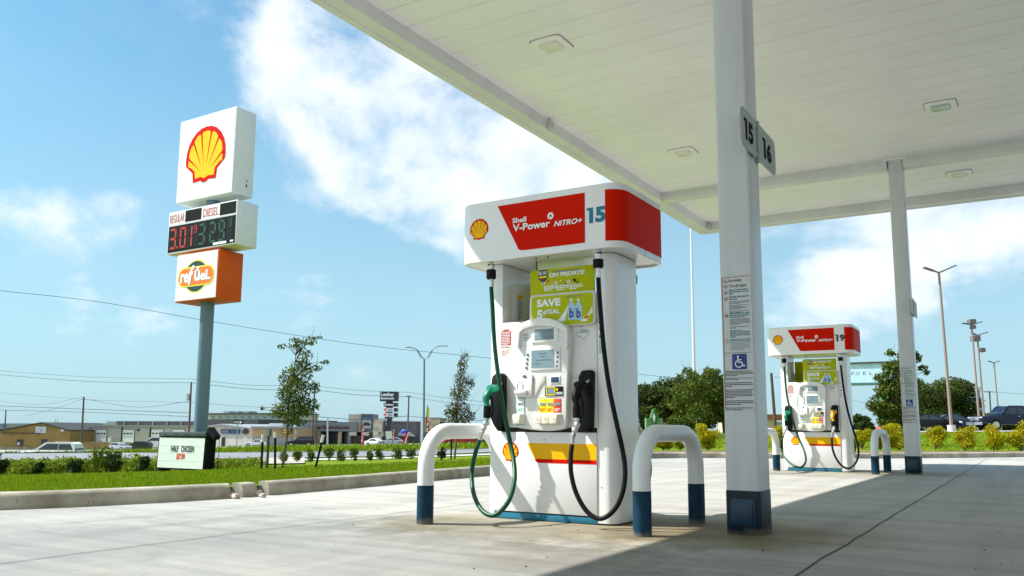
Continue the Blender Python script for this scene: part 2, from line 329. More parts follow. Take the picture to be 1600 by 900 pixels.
def copy_tree(o, off, label=None, parent=None, skip=()):
    c = o.copy(); COL.objects.link(c); ORG[c.name] = ORG[o.name]+Vector(off)
    if parent is None: c.location = o.location+Vector(off)
    else: c.parent = parent
    if label: c['label'] = label
    for ch in list(o.children):
        if ch.name.split('.')[0] in skip: continue
        copy_tree(ch, off, None, c)
    return c
class Fr:                                           # drawing frame: P = O + u U + v V, proud by e along U x V
    def __init__(s, O, U, V): s.O = Vector(O); s.U = Vector(U); s.V = Vector(V); s.N = s.U.cross(s.V).normalized()
    def p(s, u, v, e=0): return s.O+s.U*u+s.V*v+s.N*e
def flat(m, fr, poly, e, mi=0): return m.add([fr.p(u, v, e) for u, v in poly], [tuple(range(len(poly)))], mi)
def rect(m, fr, u0, u1, v0, v1, e, mi=0): return flat(m, fr, [(u0, v0), (u1, v0), (u1, v1), (u0, v1)], e, mi)
def stroke(m, fr, pts, w, e, mi=0):
    for (a, b), (c, d) in zip(pts, pts[1:]):
        l = math.hypot(c-a, d-b) or 1; nx, ny = -(d-b)/l*w/2, (c-a)/l*w/2; ex, ey = (c-a)/l*w*.35, (d-b)/l*w*.35
        flat(m, fr, [(a-nx-ex, b-ny-ey), (c-nx+ex, d-ny+ey), (c+nx+ex, d+ny+ey), (a+nx-ex, b+ny-ey)], e, mi)
_tc = {}
def numeral(body, fr, u0, u1, v0, v1, mt, parent, e=.003, bold=.03):
    # two-digit number whose first digit is a block 1 with a flag
    w = u1-u0; a = .34 if body[1:] else 1; h = v1-v0; m = M()
    flat(m, fr, [(u0+w*x*a, v0+h*y) for x, y in ((.38, 0), (1, 0), (1, 1), (.02, 1), (0, .84), (.38, .84))], e); build('numeral', m, mt, parent, smooth=0)
    if body[1:]: text('numeral', body[1:], fr, u0+w*.46, u1, v0, v1, mt, parent, e, bold)
def text(name, body, fr, u0, u1, v0, v1, mt, parent, e=.003, bold=.02, shear=0, rot=0, fit=True):
    key = (body, bold, shear)
    if key not in _tc:
        cu = bpy.data.curves.new('t', 'FONT'); cu.body = body; cu.offset = bold; cu.shear = shear; cu.resolution_u = 3; cu.fill_mode = 'FRONT'
        ob = bpy.data.objects.new('t', cu); COL.objects.link(ob); dg = bpy.context.evaluated_depsgraph_get()
        me = bpy.data.meshes.new_from_object(ob.evaluated_get(dg)); vs = np.array([v.co[:2] for v in me.vertices]); fs = [tuple(p.vertices) for p in me.polygons]
        bpy.data.objects.remove(ob); bpy.data.curves.remove(cu); bpy.data.meshes.remove(me)
        vs = (vs-vs.min(0))/(vs.max(0)-vs.min(0)); _tc[key] = (vs, fs)
    vs, fs = _tc[key]; m = M()
    c, s_ = math.cos(rot), math.sin(rot); P = []
    for a, b in vs:
        du, dv = a*(u1-u0), b*(v1-v0); P.append(fr.p(u0+du*c-dv*s_, v0+du*s_+dv*c, e))
    m.add(P, fs); return build(name, m, mt, parent, smooth=0)
def bars(m, fr, u0, u1, v1, lines, lh, gap, e, mi=0, seed=1, last=.6, words=True):
    rn = random.Random(seed)
    for i in range(lines):
        v = v1-i*(lh+gap); end = u1 if i < lines-1 else u0+(u1-u0)*last
        end -= rn.uniform(0, .08)*(u1-u0); u = u0
        while u < end:
            w = rn.uniform(1.2, 4)*lh if words else (end-u0); u2 = min(end, u+w); rect(m, fr, u, u2, v-lh, v, e, mi); u = u2+lh*.5
def shell_pts():
    h = [(0, .5), (.13, .485), (.25, .435), (.36, .345), (.44, .23), (.487, .09), (.5, -.05), (.485, -.135), (.31, -.27), (.285, -.44), (.10, -.425), (.05, -.465)]
    return h+[(-x, y) for x, y in h[::-1][:]][:-1]
def shell(name, fr, cu, cv, w, h, parent, e=.002, mats=None):
    m = M(); S = lambda p: (cu+p[0]*w, cv+(p[1]+.0)*h)
    flat(m, fr, [S(p) for p in shell_pts()], e, 0)
    # yellow body with seven lobes
    c = (0, -.36); lob = []
    angs = [R(a) for a in (163, 140, 117, 99.5, 80.5, 63, 40, 17)]
    def rad(a):
        x, y = math.cos(a), math.sin(a)
        k = 0
        for t in np.linspace(.2, 1, 81):
            X, Y = c[0]+x*t, c[1]+y*t
            if (X/.435)**2+((Y+.045)/.475)**2 < 1: k = t
        return k
    pts = []
    for a0, a1 in zip(angs, angs[1:]):
        for q in range(7):
            f = q/6; a = a0+(a1-a0)*f; r = rad(a)*(1-.045*(abs(2*f-1)**3)); pts.append((c[0]+math.cos(a)*r, c[1]+math.sin(a)*r))
    pts = [(x, max(y, -.16)) for x, y in pts]
    ring = pts+[(.255, -.245), (.235, -.375), (.09, -.365), (.0, -.40), (-.09, -.365), (-.235, -.375), (-.255, -.245)]
    flat(m, fr, [S(p) for p in ring], e+.0012*max(1, w), 1)
    for a in angs[1:-1]:
        r = rad(a)*1.0; ca, sa = math.cos(a), math.sin(a); wd = .020
        flat(m, fr, [S((c[0]+ca*.16, c[1]+sa*.16)), S((c[0]+ca*r+sa*wd, c[1]+sa*r-ca*wd)), S((c[0]+ca*r-sa*wd, c[1]+sa*r+ca*wd))], e+.0024*max(1, w), 0)
    return build(name, m, mats or [SHRED, SHYEL], parent, smooth=0)
def catmull(P, n=6):
    P = [Vector(p) for p in P]; Q = [P[0]*2-P[1]]+P+[P[-1]*2-P[-2]]; o = []
    for i in range(1, len(Q)-2):
        a, b, c, d = Q[i-1:i+3]
        for k in range(n):
            t = k/n; o.append(.5*((2*b)+(c-a)*t+(2*a-5*b+4*c-d)*t*t+(3*b-a-3*c+d)*t**3))
    return o+[P[-1]]

# ------------------------------------------------------------------ terrain
KL = [(-60, -40), (-22, -9), (-11, -1), (-8.2, 1.6), (-7.0, 3.66), (-6.65, 4.54), (-6.45, 5.4), (-6.42, 5.9), (-6.45, 7.2), (-6.51, 8.2), (-6.62, 10.1), (-6.95, 13), (-7.5, 16), (-7.6, 18.2), (-6.9, 19.6), (-5.6, 20.4), (-4.2, 21.3),
      (-3.0, 22.6), (-1.6, 24.4), (.3, 27.2), (4, 33), (12, 44), (40, 80)]
def dense(P, st):
    o = []
    for (a, b), (c, d) in zip(P, P[1:]):
        n = max(1, int(math.hypot(c-a, d-b)/st)) if math.hypot(a, b) < 60 else 6
        o += [(a+(c-a)*i/n, b+(d-b)*i/n) for i in range(n)]
    return o+[P[-1]]
_ks = [(p.x, p.y) for p in catmull([(a, b, 0) for a, b in KL], 6)]
KP = dense(_ks, .22)
TD = [26, 34, 40, 62, 66, 80, 110, 150, 230, 400]
TPX = [-200, 0, 200, 400, 600, 760, 880, 1000, 1300, 1600]
TYT = [[746, 733, 722, 711, 728, 722, 709, 705, 704, 699], [744, 731, 720, 709, 727, 720.5, 708, 704, 703, 698], [739, 728, 719, 708, 713, 711, 706, 703.5, 702.5, 697], [731, 723, 717, 707.5, 707, 705, 700, 697.5, 697, 691],
       [727, 719, 714, 705.5, 704, 702, 698, 695, 694, 688], [722, 713, 708, 702, 701, 699, 695.5, 692, 691, 686], [712, 703, 698, 692, 691, 690, 687, 684, 683, 680], [703, 694, 688, 680, 679.6, 679, 678, 677, 676, 675], [703, 692, 685, 676.5, 676, 675.5, 675, 675, 675, 675], [706, 697, 690, 674.5, 674, 673.6, 673.6, 674, 675, 676]]
TZ = [[PD(px, y, D).z for y, D in zip(row, TD)] for px, row in zip(TPX, TYT)]
TS = [(ray(px, 670).dot(HR)/ray(px, 670).dot(HD)) for px in TPX]
import bisect
def lerpt(xs, ys, x):
    if x <= xs[0]: return ys[0]
    if x >= xs[-1]: return ys[-1]
    i = bisect.bisect_right(xs, x)-1; return ys[i]+(ys[i+1]-ys[i])*(x-xs[i])/(xs[i+1]-xs[i])
def TH(X, Y, kd=None):                              # terrain height outside the forecourt
    D = Y*HD.y+X*HD.x; Lr = X*HR.x+Y*HR.y
    s = Lr/D if D > .5 else (-3 if Lr < 0 else 3)
    if s <= TS[0]: cols = TZ[0]
    elif s >= TS[-1]: cols = TZ[-1]
    else:
        j = bisect.bisect_right(TS, s)-1; f_ = (s-TS[j])/(TS[j+1]-TS[j]); cols = [a+(b-a)*f_ for a, b in zip(TZ[j], TZ[j+1])]
    if kd is None: kd = kerbD(s)
    if D >= 26: return lerpt(TD+[3000], cols+[-8 if s < .05 else 0], D)
    if D <= kd: return .10
    return .10+(cols[0]-.10)*(D-kd)/(26-kd)
def kerbD(s):
    for (a, b), (c, d) in zip(KP[4:], KP[5:]):
        Da, Dc = a*HD.x+b*HD.y, c*HD.x+d*HD.y
        if Da < 1 or Dc < 1: continue
        sa, sc = (a*HR.x+b*HR.y)/Da, (c*HR.x+d*HR.y)/Dc
        if (sa-s)*(sc-s) <= 0: return Da+(Dc-Da)*((s-sa)/(sc-sa) if sc != sa else 0)
    return 8 if s < 0 else 24
_kd = [(i/200, kerbD(i/200)) for i in range(-200, 201)]
def kerbD(s):
    i = max(0, min(399, int(s*200+200))); f = max(0, min(1, s*200+200-i)); return _kd[i][1]*(1-f)+_kd[i+1][1]*f
rad_cols = []
for (x, y) in KP:
    D = x*HD.x+y*HD.y; Lr = x*HR.x+y*HR.y
    if D > 1.5:
        rad_cols.append((x, y, Lr/D, D))
DL = [27, 28.5, 30, 32, 34, 37, 40, 43, 47, 51, 56, 62, 64, 66, 70, 75, 80, 90, 100, 110, 130, 150, 185, 230, 300, 400, 700, 1200, 3000]
V = []; F = []
rows = []
for (x, y, s, D0) in rad_cols:
    row = []
    k = math.hypot(x, y); ux, uy = x/k, y/k
    fs_ = [D0+.14/ max(.3, (ux*HD.x+uy*HD.y))*1.0] + [D0+(26-D0)*q for q in (.06, .13, .22, .33, .45, .58, .72, .86, 1.0)] + DL if D0 < 25.5 else [D0+.14+q*.4 for q in range(10)]+[max(d, D0+5+i*.2) for i, d in enumerate(DL)]
    kd = D0
    for d in fs_:
        X = x*d/D0; Y = y*d/D0; row.append((X, Y, TH(X, Y, kd)))
    rows.append(row)
n = len(rows[0])
for row in rows: V += row
F = [(i*n+j, i*n+j+1, (i+1)*n+j+1, (i+1)*n+j) for i in range(len(rows)-1) for j in range(n-1)]
g = raw('grass_ground', V, F, GRASS); g.data.shade_smooth(); tag(g, None, kind='structure')
# side wings of ground, out of view
m = M(); m.add([(-60, -40, -.06), (-400, -300, -.1), (-3000, 500, -9), rows[0][-1], rows[0][0]], [(0, 1, 2, 3, 4)]); 
m.add([(40, 80, -.06), (3000, 900, 0), (3000, -3000, 0), (400, -400, -.1), (60, -40, -.06)], [(0, 1, 2, 3, 4)]); m.add([(60, -40, -.06), (3000, -3000, -.1), (-3000, -3000, -.1), (-60, -40, -.06)], [(0, 1, 2, 3)])
tag(build('outer_ground', m, LOTM, smooth=0), None, kind='structure')
# forecourt slab, up to the kerb
poly = [(x, y, 0) for x, y in KP]+[(60, -40, 0)]
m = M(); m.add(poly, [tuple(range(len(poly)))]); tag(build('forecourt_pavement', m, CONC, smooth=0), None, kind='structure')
def strip(name, pxa, pxb, Da, Db, mt, lift, nd=6, ns=40, kind='structure', kerb=False):
    m = M(); sa = ray(pxa, 670).dot(HR)/ray(pxa, 670).dot(HD); sb = ray(pxb, 670).dot(HR)/ray(pxb, 670).dot(HD); vs = []
    for i in range(ns+1):
        s = sa+(sb-sa)*i/ns
        for j in range(nd+1):
            if callable(Da): d0, d1 = Da(s), Db(s)
            else: d0, d1 = Da, Db
            D = d0+(d1-d0)*j/nd; P = HD*D+HR*(s*D); vs.append((P.x, P.y, TH(P.x, P.y)+lift))
    m.add(vs, [(i*(nd+1)+j, i*(nd+1)+j+1, (i+1)*(nd+1)+j+1, (i+1)*(nd+1)+j) for i in range(ns) for j in range(nd)])
    return tag(build(name, m, mt, smooth=0), None, kind=kind)
strip('road', -500, 965, 40, 62, ROADM, .035, 8, 60)
strip('street_kerb', -500, 965, 61.6, 62.4, KERB, .10, 1, 60)
strip('street', 965, 2300, 61.5, 96, LOTM, .03, 8, 40)
strip('street_edge', 965, 2300, 60.4, 61.6, WALKM, .10, 1, 40)
strip('sidewalk', 455, 960, 35.2, 37.4, WALKM, .03, 2, 40)
strip('driveway', 400, 478, 29.5, 40, DRIVEM, .045, 5, 10)
strip('frontage_lot', -500, 960, 112, 224, LOTM, .03, 6, 40)
strip('mulch_bed', 978, 1800, lambda s: kerbD(s)+.16, lambda s: kerbD(s)+2.3, DIRT, .03, 3, 60)

# kerb with its two drain gaps, each run a thing
def kerbrun(name, i0, i1, label, cat='kerb', trim=0):
    pts = [Vector((x, y, 0)) for x, y in KP[i0:i1+1]]; m = M(); prof = [(0, -.03), (-.005, .09), (-.03, .125), (-.06, .133), (-.15, .133), (-.16, -.1)]
    vs = []
    for i, p in enumerate(pts):
        t = (pts[min(i+1, len(pts)-1)]-pts[max(i-1, 0)]).normalized(); nrm = Vector((-t.y, t.x, 0))   # outwards (away from forecourt)
        for a, b in prof: q = p+nrm*(-a); vs.append((q.x, q.y, b))
    k = len(prof); fs = [(i*k+j, i*k+j+1, (i+1)*k+j+1, (i+1)*k+j) for i in range(len(pts)-1) for j in range(k-1)]+[tuple(range(k)), tuple(range((len(pts)-1)*k, len(pts)*k))]
    m.add(vs, fs); o = build(name, m, KERB, smooth=50); return tag(o, label, cat)
def near(px, py):
    P = PZ(px, py); return min(range(len(KP)), key=lambda i: (KP[i][0]-P.x)**2+(KP[i][1]-P.y)**2)
iA, iB, iC, iD = near(358, 779), near(379, 777.5), near(401, 775.6), near(420, 774)
# exact cut points for the gaps
def cutpt(px, py): P = PZ(px, py); return (P.x, P.y)
def ks(a, b): return [cutpt(*a), cutpt(*b)]
def seg(P0, P1, mid):
    return [P0]+mid+[P1]
def sub(p0, p1):
    a, b = cutpt(*p0), cutpt(*p1)
    mid = [q for q in KP if a[1] < q[1] < b[1] and q[0] < -5]; return [a]+mid+[b]
KP0 = KP; iN = near(424, 773.7)
KP = [q for q in KP0 if q[1] < cutpt(358, 779)[1] and q[0] < -5][3:]+[cutpt(358, 779)]; kerbrun('kerb', 0, len(KP)-1, 'long concrete kerb beside the lawn left of the drain gap and rocks')
KP = sub((379, 777.5), (401, 775.6)); kerbrun('kerb', 0, len(KP)-1, 'short free-standing kerb block between the two rock-filled drain gaps')
c_ = cutpt(420, 774); KP = [c_]+[q for i, q in enumerate(KP0) if i > iN and math.hypot(*q) < 70]; kerbrun('kerb', 0, len(KP)-1, 'curving concrete kerb running from the rocks behind the numbered pump')
KP = KP0
def rock(px, py, r, label):
    r *= .62; P = PZ(px, py, .02); m = M(); m.blob((P.x, P.y, r*.6), (r, r*1.1, r*.8), n=4, wob=.22)
    tag(build('rock', m, STONE, origin=(P.x, P.y, 0), smooth=0), label, 'rock', 'pale rocks in the kerb drain gaps')
for i, (px, py, r) in enumerate([(362, 775, .07), (368, 776, .06), (366, 770, .08), (373, 771, .06), (403, 772, .07), (408, 769, .09), (413, 768, .07), (410, 774, .05), (399, 767, .06), (417, 766, .06), (385, 769, .06), (392, 768, .05)]):
    rock(px, py, r, ['rock nearest the long left kerb end in the drain gap', 'low white rock in the left drain gap', 'tan rock on top of the left drain gap pile', 'rock against the kerb block in the left drain gap', 'tan rock at the left of the right drain gap',
                     'largest white rock in the right drain gap', 'rock beside the start of the long right kerb', 'small dark-shaded rock low in the right drain gap', 'rock behind the right corner of the kerb block', 'rock just behind the end of the curving right kerb', 'small rock behind the middle of the kerb block', 'smallest rock behind the kerb block'][i])

# expansion joints and stains on the slab
m = M()
def joint(xs, ys, w=.012, amp=.012):
    rn = random.Random(int(abs(xs[0])*100)); n = 90; pv = None; vs = []; fs = []
    for i in range(n+1):
        f = i/n; x = xs[0]+(xs[1]-xs[0])*f; y = ys[0]+(ys[1]-ys[0])*f; dx = rn.uniform(-amp, amp)
        if abs(xs[1]-xs[0]) < abs(ys[1]-ys[0]): vs += [(x+dx-w/2, y, .004), (x+dx+w/2, y, .004)]
        else: vs += [(x, y+dx-w/2, .004), (x, y+dx+w/2, .004)]
    m.add(vs, [(2*i, 2*i+1, 2*i+3, 2*i+2) for i in range(n)])
joint((-.965, -.965), (-6, 24), .009, .008); joint((-4.28, -4.28), (-4, 15.2), .008, .006)
for y in (6.9, 11.6): joint((-6.3, -.97), (y, y), .007, .004)
tag(build('expansion_joints', m, GAP, smooth=0), None, kind='structure')
m = M(); rn = random.Random(5)
for i in range(26):
    P = PZ(rn.uniform(520, 1600), rn.uniform(752, 898)); r = rn.uniform(.002, .006)
    m.blob((P.x, P.y, .002), (r*1.6, r, r*.6), n=2, wob=.3)
tag(build('debris', m, BLACKM, smooth=0), None, kind='stuff'); bpy.data.objects['debris']['label'] = 'dark specks of grit scattered on the concrete'

# ------------------------------------------------------------------ canopy
can = thing('fuel_canopy', (-1.5, 10, 0), 'wide white canopy roof with planked ceiling over the fuel pumps', 'canopy')
X0, X1, Y0, Y1 = -5.89, 9.5, -9.0, 17.5; ZB, ZC, ZT = 4.917, 5.09, 5.75
m = M(); ring = lambda a, z: [(x, y, z) for x, y in rrect(X0+a, X1-a, Y0+a, Y1-a, max(.02, .12-a), 5)]
ri = [ring(0, ZT), ring(0, ZB+.02), ring(.006, ZB), ring(.10, ZB-.002), ring(.104, ZB+.012), ring(.265, ZB+.012), ring(.27, ZC+.03)]
k = len(ri[0]); vs = [p for rg in ri for p in rg]; m.add(vs, [(i*k+j, i*k+(j+1) % k, (i+1)*k+(j+1) % k, (i+1)*k+j) for i in range(len(ri)-1) for j in range(k)])
build('fascia', m, FASC, can, smooth=30)
m = M(); m.box(X0+.05, X1-.05, Y0+.05, Y1-.05, ZC+.06, ZC+.10); m.box(X0+.05, X1-.05, Y0+.05, Y1-.05, ZT-.06, ZT-.02); build('roof_deck', m, JOINTL, can)
m = M(); y = Y0+.28
while y < Y1-.28:
    y2 = min(y+.392, Y1-.27)
    m.add([(X0+.265, y, ZC+.008), (X0+.265, y+.006, ZC), (X0+.265, y2-.006, ZC), (X0+.265, y2, ZC+.008), (X1-.265, y, ZC+.008), (X1-.265, y+.006, ZC), (X1-.265, y2-.006, ZC), (X1-.265, y2, ZC+.008)], [(0, 1, 5, 4), (1, 2, 6, 5), (2, 3, 7, 6)]); y += .4
build('ceiling_planks', m, CEIL, can, smooth=0)
m = M(); m.box(X0+.268, -1.72, 14.53, 14.72, ZB+.004, ZC+.005); m.box(-1.48, X1-.268, 14.53, 14.72, ZB+.004, ZC+.005); build('cross_beam', m, FASC, can, bevel=.008)
for px, py in ((860, 200), (1107, 355)):
    P = PX(px, py, X0+.30); m = M(); m.box(X0+.27, X0+.33, P.y-.05, P.y+.06, ZB+.02, ZB+.13); build('junction_box', m, GREYP, can, bevel=.006)
def ceillight(x, y, label, lens):
    t = thing('ceiling_light', (x, y, ZC), label, 'ceiling light', 'recessed square lights in the canopy ceiling')
    m = M(); a, b = rrect(x-.20, x+.20, y-.20, y+.20, .06, 5), rrect(x-.12, x+.12, y-.12, y+.12, .04, 5); k = len(a)
    vs = [(p, q, ZC+.001) for p, q in a]+[(x+(p-x)*.985, y+(q-y)*.985, ZC-.022) for p, q in a]+[(p, q, ZC-.026) for p, q in b]+[(p, q, ZC+.012) for p, q in b]
    m.add(vs, [(i*k+j, i*k+(j+1) % k, (i+1)*k+(j+1) % k, (i+1)*k+j) for i in range(3) for j in range(k)]); build('frame', m, CEIL, t, smooth=40)
    m = M(); m.prism([(p, q, ZC-.012) for p, q in rrect(x-.118, x+.118, y-.118, y+.118, .04, 5)], (0, 0, -.03)); build('lens', m, lens, t, bevel=.01); m = M(); a2 = rrect(x-.205, x+.205, y-.205, y+.205, .06, 5); m.prism([(p, q, ZC-.004) for p, q in a2], (0, 0, .003)); build('gasket', m, GAP, t)
LENS = mat('lamp_lens', (.74, .72, .62), .2); LENSG = mat('lamp_lens_greenish', (.42, .56, .46), .15)
ceillight(-4.44, 8.07, 'recessed ceiling light nearest the camera, left of the big column', LENS); ceillight(-4.45, 12.47, 'recessed ceiling light right behind the pump numbered 15, left of the big column', LENS)
ceillight(-.75, 12.42, 'recessed ceiling light with greenish lens right of the big column', LENSG); ceillight(-.75, 15.99, 'farthest recessed ceiling light, right of the far column', LENS)

# ------------------------------------------------------------------ columns
def FRT(Y): return Fr((0, Y, 0), (1, 0, 0), (0, 0, 1))
CX0, CX1, CY0, CY1 = -1.708, -1.488, 5.44, 5.70
colm = thing('canopy_column', ((CX0+CX1)/2, (CY0+CY1)/2, 0), 'big grey clad canopy column in the foreground right of pump 15', 'column', 'columns holding the canopy')
m = M(); m.prism([(x, y, .27) for x, y in rrect(CX0, CX1, CY0, CY1, .022, 4)], (0, 0, ZC-.26)); build('shaft', m, CLAD, colm)
m = M(); m.prism([(x, y, 0) for x, y in rrect(CX0-.004, CX1+.004, CY0-.004, CY1+.004, .024, 4)], (0, 0, .277)); bc = build('base_cover', m, NAVY, colm, bevel=.003)
m = M()
for a, b in (((-.05, -.05)), ((0, 0)),): pass
m = M(); m.box(CX0-.07, CX1+.07, CY0-.07, CY0-.002, ZC-.03, ZC-.004); m.box(CX0-.07, CX0-.002, CY0-.002, CY1+.002, ZC-.03, ZC-.004); m.box(CX1+.002, CX1+.07, CY0-.002, CY1+.002, ZC-.03, ZC-.004); m.box(CX0-.07, CX1+.07, CY1+.002, CY1+.07, ZC-.03, ZC-.004); build('collar', m, CEIL, colm)
m = M(); fr = FRT(CY0-.004); c = [(PY(a, b, CY0-.03).x, PY(a, b, CY0-.03).z) for a, b in ((1141.5, 783.5), (1175.5, 786.5), (1174, 821.5), (1140, 818))]
m.prism([(u, CY0-.016, v) for u, v in c], (0, -.006, 0)); m.prism([(u, CY0-.005, v) for u, v in [(CX0+.03, .055), (CX1-.03, .055), (CX1-.03, .225), (CX0+.03, .225)]], (0, -.006, 0))
for u, v in ((CX0+.035, .22), (CX1-.035, .22), (CX0+.035, .062)): m.blob((u, CY0-.014, v), .006, n=4)
for u, v in ((1146.5, 801), (1170.5, 803.5)): p = PY(u, v, CY0-.03); m.blob((p.x, CY0-.023, p.z), .004, n=4)
build('access_plate', m, mat('plate_blue_paint', (.008, .04, .075), .35, spec=.4, noise=.2, nscale=10), colm, bevel=.001)
# notice sheet
u0, u1, v0, v1 = CX0+.012, CX1-.012, .79, 1.672
m = M(); fr = FRT(CY0); NW = (mat('notice_sheet', (.56, .59, .59), .35), mat('notice_orange', (.42, .14, .05), .5), INK, INKG, INKO, ADA, LIMED, mat('notice_teal', (.06, .2, .24), .5))
rect(m, fr, u0, u1, v0, v1, .0015, 0); rect(m, fr, u0, u0+.006, v0, v1, .003, 1); rect(m, fr, u0, u1, v1-.004, v1, .003, 1)
def Wc(px, py): p = PY(px, py, CY0); return p.x, p.z
def ringf(m, fr, cu, cv, r, w, e, mi, n=20, a0=0, a1=360):
    st_ = [(cu+r*math.cos(R(a0+(a1-a0)*i/n)), cv+r*math.sin(R(a0+(a1-a0)*i/n))) for i in range(n+1)]
    inn = [(cu+(r-w)*math.cos(R(a0+(a1-a0)*i/n)), cv+(r-w)*math.sin(R(a0+(a1-a0)*i/n))) for i in range(n+1)]
    for i in range(n): flat(m, fr, [st_[i], st_[i+1], inn[i+1], inn[i]][::-1], e, mi)
sx = (u1-u0)
def NY(py): return Wc(1132, py)[1]
for py, k in ((440.2, 0), (448.4, 1), (457.7, 2), (467.3, 3), (493.8, 4)):
    cv = NY(py); cu = u0+.028; ringf(m, fr, cu, cv, .0135, .0025, .003, 1)
    if k == 0: stroke(m, fr, [(cu-.007, cv), (cu+.008, cv)], .003, .003, 2); stroke(m, fr, [(cu-.008, cv+.008), (cu+.008, cv-.008)], .002, .0035, 1)
    if k == 1: flat(m, fr, [(cu-.008, cv-.003), (cu+.002, cv-.003), (cu+.009, cv+.004), (cu, cv+.003), (cu-.008, cv+.003)], .003, 2)
    if k in (2, 3): stroke(m, fr, [(cu, cv-.008), (cu, cv+.005)], .005, .003, 2); stroke(m, fr, [(cu-.005, cv-.002), (cu+.006, cv+.002)], .002, .003, 2)
    if k == 4: rect(m, fr, cu-.006, cu+.006, cv-.006, cv+.006, .003, 2)
cv = NY(533.5); cu = u0+.028
stroke(m, fr, [(cu-.013, cv), (cu, cv+.015), (cu+.013, cv), (cu, cv-.015), (cu-.013, cv)], .0022, .003, 1); stroke(m, fr, [(cu, cv-.004), (cu, cv+.006)], .002, .003, 1)
tu = u0+.048; te = u1-.012; H2 = lambda a, b: (NY(a)-NY(b))
def para(pya, pyb, n, mi, ua=tu, ub=te, seed=1, last=.6, dens=.58):
    a, b = NY(pya), NY(pyb); p = (a-b)/n; bars(m, fr, ua, ub, a, n, p*dens, p*(1-dens), .003, mi, seed, last)
para(453.5, 462.5, 3, 7, seed=2, last=.25); para(464, 471, 2, 7, seed=3, last=.45); para(471.8, 477, 3, 3, seed=4); para(478, 481, 2, 3, seed=5); para(481.5, 483.5, 1, 2, seed=5, last=.9); para(484, 486, 1, 3, seed=6); para(487, 491, 2, 3, seed=7)
para(490, 498.5, 3, 7, seed=8, last=.8); para(499, 509, 6, 3, seed=9); para(511, 515, 2, 3, seed=10, last=.3); para(517, 519.5, 1, 3, seed=11); para(519, 529, 4, 7, seed=12, last=.3); para(530.5, 535, 2, 7, seed=13, last=1); para(535.5, 549, 7, 3, seed=14, last=.7, dens=.4)
rect(m, fr, u0, u1, NY(552.5), NY(551.6), .003, 3)
a = u0+.008; b = te+.01
para(580, 589, 4, 2, a, b, 15, .5, .5); para(591, 595, 2, 2, a, b, 16, .5, .5); para(598, 606, 3, 2, a, b, 17, .3, .5); para(609, 623, 6, 2, a, b, 18, .4, .5); para(626, 634, 3, 2, a, b, 19, .6, .5); para(637, 642.5, 2.0 and 2, 2, a, b, 20, .6, .5)
# wheelchair symbol
p0 = Wc(1144.6, 577.5); p1 = Wc(1166.8, 552.5); flat(m, fr, [(x, z) for x, z in rrect(p0[0], p1[0], p0[1], p1[1], .008, 4)], .003, 5)
cu, cv, sc = (p0[0]+p1[0])/2, (p0[1]+p1[1])/2, (p1[0]-p0[0])
flat(m, fr, [(cu-.10*sc+.07*sc*math.cos(R(t)), cv+.34*sc+.07*sc*math.sin(R(t))) for t in range(0, 360, 30)], .004, 6)
stroke(m, fr, [(cu-.10*sc, cv+.24*sc), (cu-.08*sc, cv-.04*sc), (cu+.14*sc, cv-.04*sc), (cu+.26*sc, cv-.30*sc), (cu+.36*sc, cv-.26*sc)], .075*sc, .004, 6); stroke(m, fr, [(cu-.09*sc, cv+.12*sc), (cu+.12*sc, cv+.12*sc)], .06*sc, .004, 6)
ringf(m, fr, cu-.04*sc, cv-.14*sc, .27*sc, .06*sc, .004, 6, 18, 120, 370)
ns = build('safety_notice', m, NW, colm, smooth=0)
text('lettering', 'No smoking', fr, tu, tu+.62*(te-tu), NY(443), NY(437), INK, ns, .003, .01); text('lettering', 'Turn off engine', fr, tu, tu+.86*(te-tu), NY(451.5), NY(445.3), INK, ns, .003, .01)
def numsign(a, b, label, grp='number signs on the canopy columns'):
    XS = CX1+.022; t = thing('pump_number_sign', (XS, 5.6, 2.9), label, 'number sign', grp)
    fr = Fr((XS, 0, 0), (0, 1, 0), (0, 0, 1)); SG = mat('number_plate_grey', (.34, .38, .34), .45)
    q = [PX(*p, XS) for p in ((1158.5, 163), (1181, 200), (1181, 246), (1160, 215), (1185, 195), (1211.5, 226), (1211.5, 268), (1185, 252))]
    ya, yb, yc, yd, za, zb = 5.21, 5.56, 5.64, 6.08, 2.50, 2.77; r = .065; q9 = (0, 22, 45, 68, 90)
    L_ = [(ya+r*(1-math.cos(R(t_))), zb-r*(1-math.sin(R(t_)))) for t_ in q9]+[(yb, zb), (yb, za)]+[(ya+r*(1-math.sin(R(t_))), za+r*(1-math.cos(R(t_)))) for t_ in q9]
    m = M(); m.prism([(XS-.006, u, v) for u, v in L_], (.006, 0, 0)); build('number_plate', m, SG, t)
    Rr = [(yd-r*(1-math.cos(R(t_))), zb-r*(1-math.sin(R(t_)))) for t_ in q9]+[(yc, zb), (yc, za)]+[(yd-r*(1-math.sin(R(t_))), za+r*(1-math.cos(R(t_)))) for t_ in q9]
    m = M(); m.prism([(XS-.006, u, v) for u, v in Rr], (.006, 0, 0)); build('number_plate', m, SG, t)
    m = M(); m.box(CX1+.001, XS+.006, yc-.035, yc-.001, za-.012, zb+.012); m.box(CX1+.001, XS-.002, 5.50, 5.612, za+.02, za+.05); m.box(CX1+.001, XS-.002, 5.50, 5.612, zb-.05, zb-.02); build('bracket', m, SG, t, bevel=.002)
    hh = zb-za
    numeral(a, fr, ya+.07, yb-.07, za+.22*hh, zb-.24*hh, BLACKM, t, .002, .05); numeral(b, fr, yc+.09, yd-.12, za+.22*hh, zb-.24*hh, BLACKM, t, .002, .05)
    return t
sg = numsign('15', '16', 'grey flag sign reading 15 and 16 on the big foreground column')
DY2 = 9.135
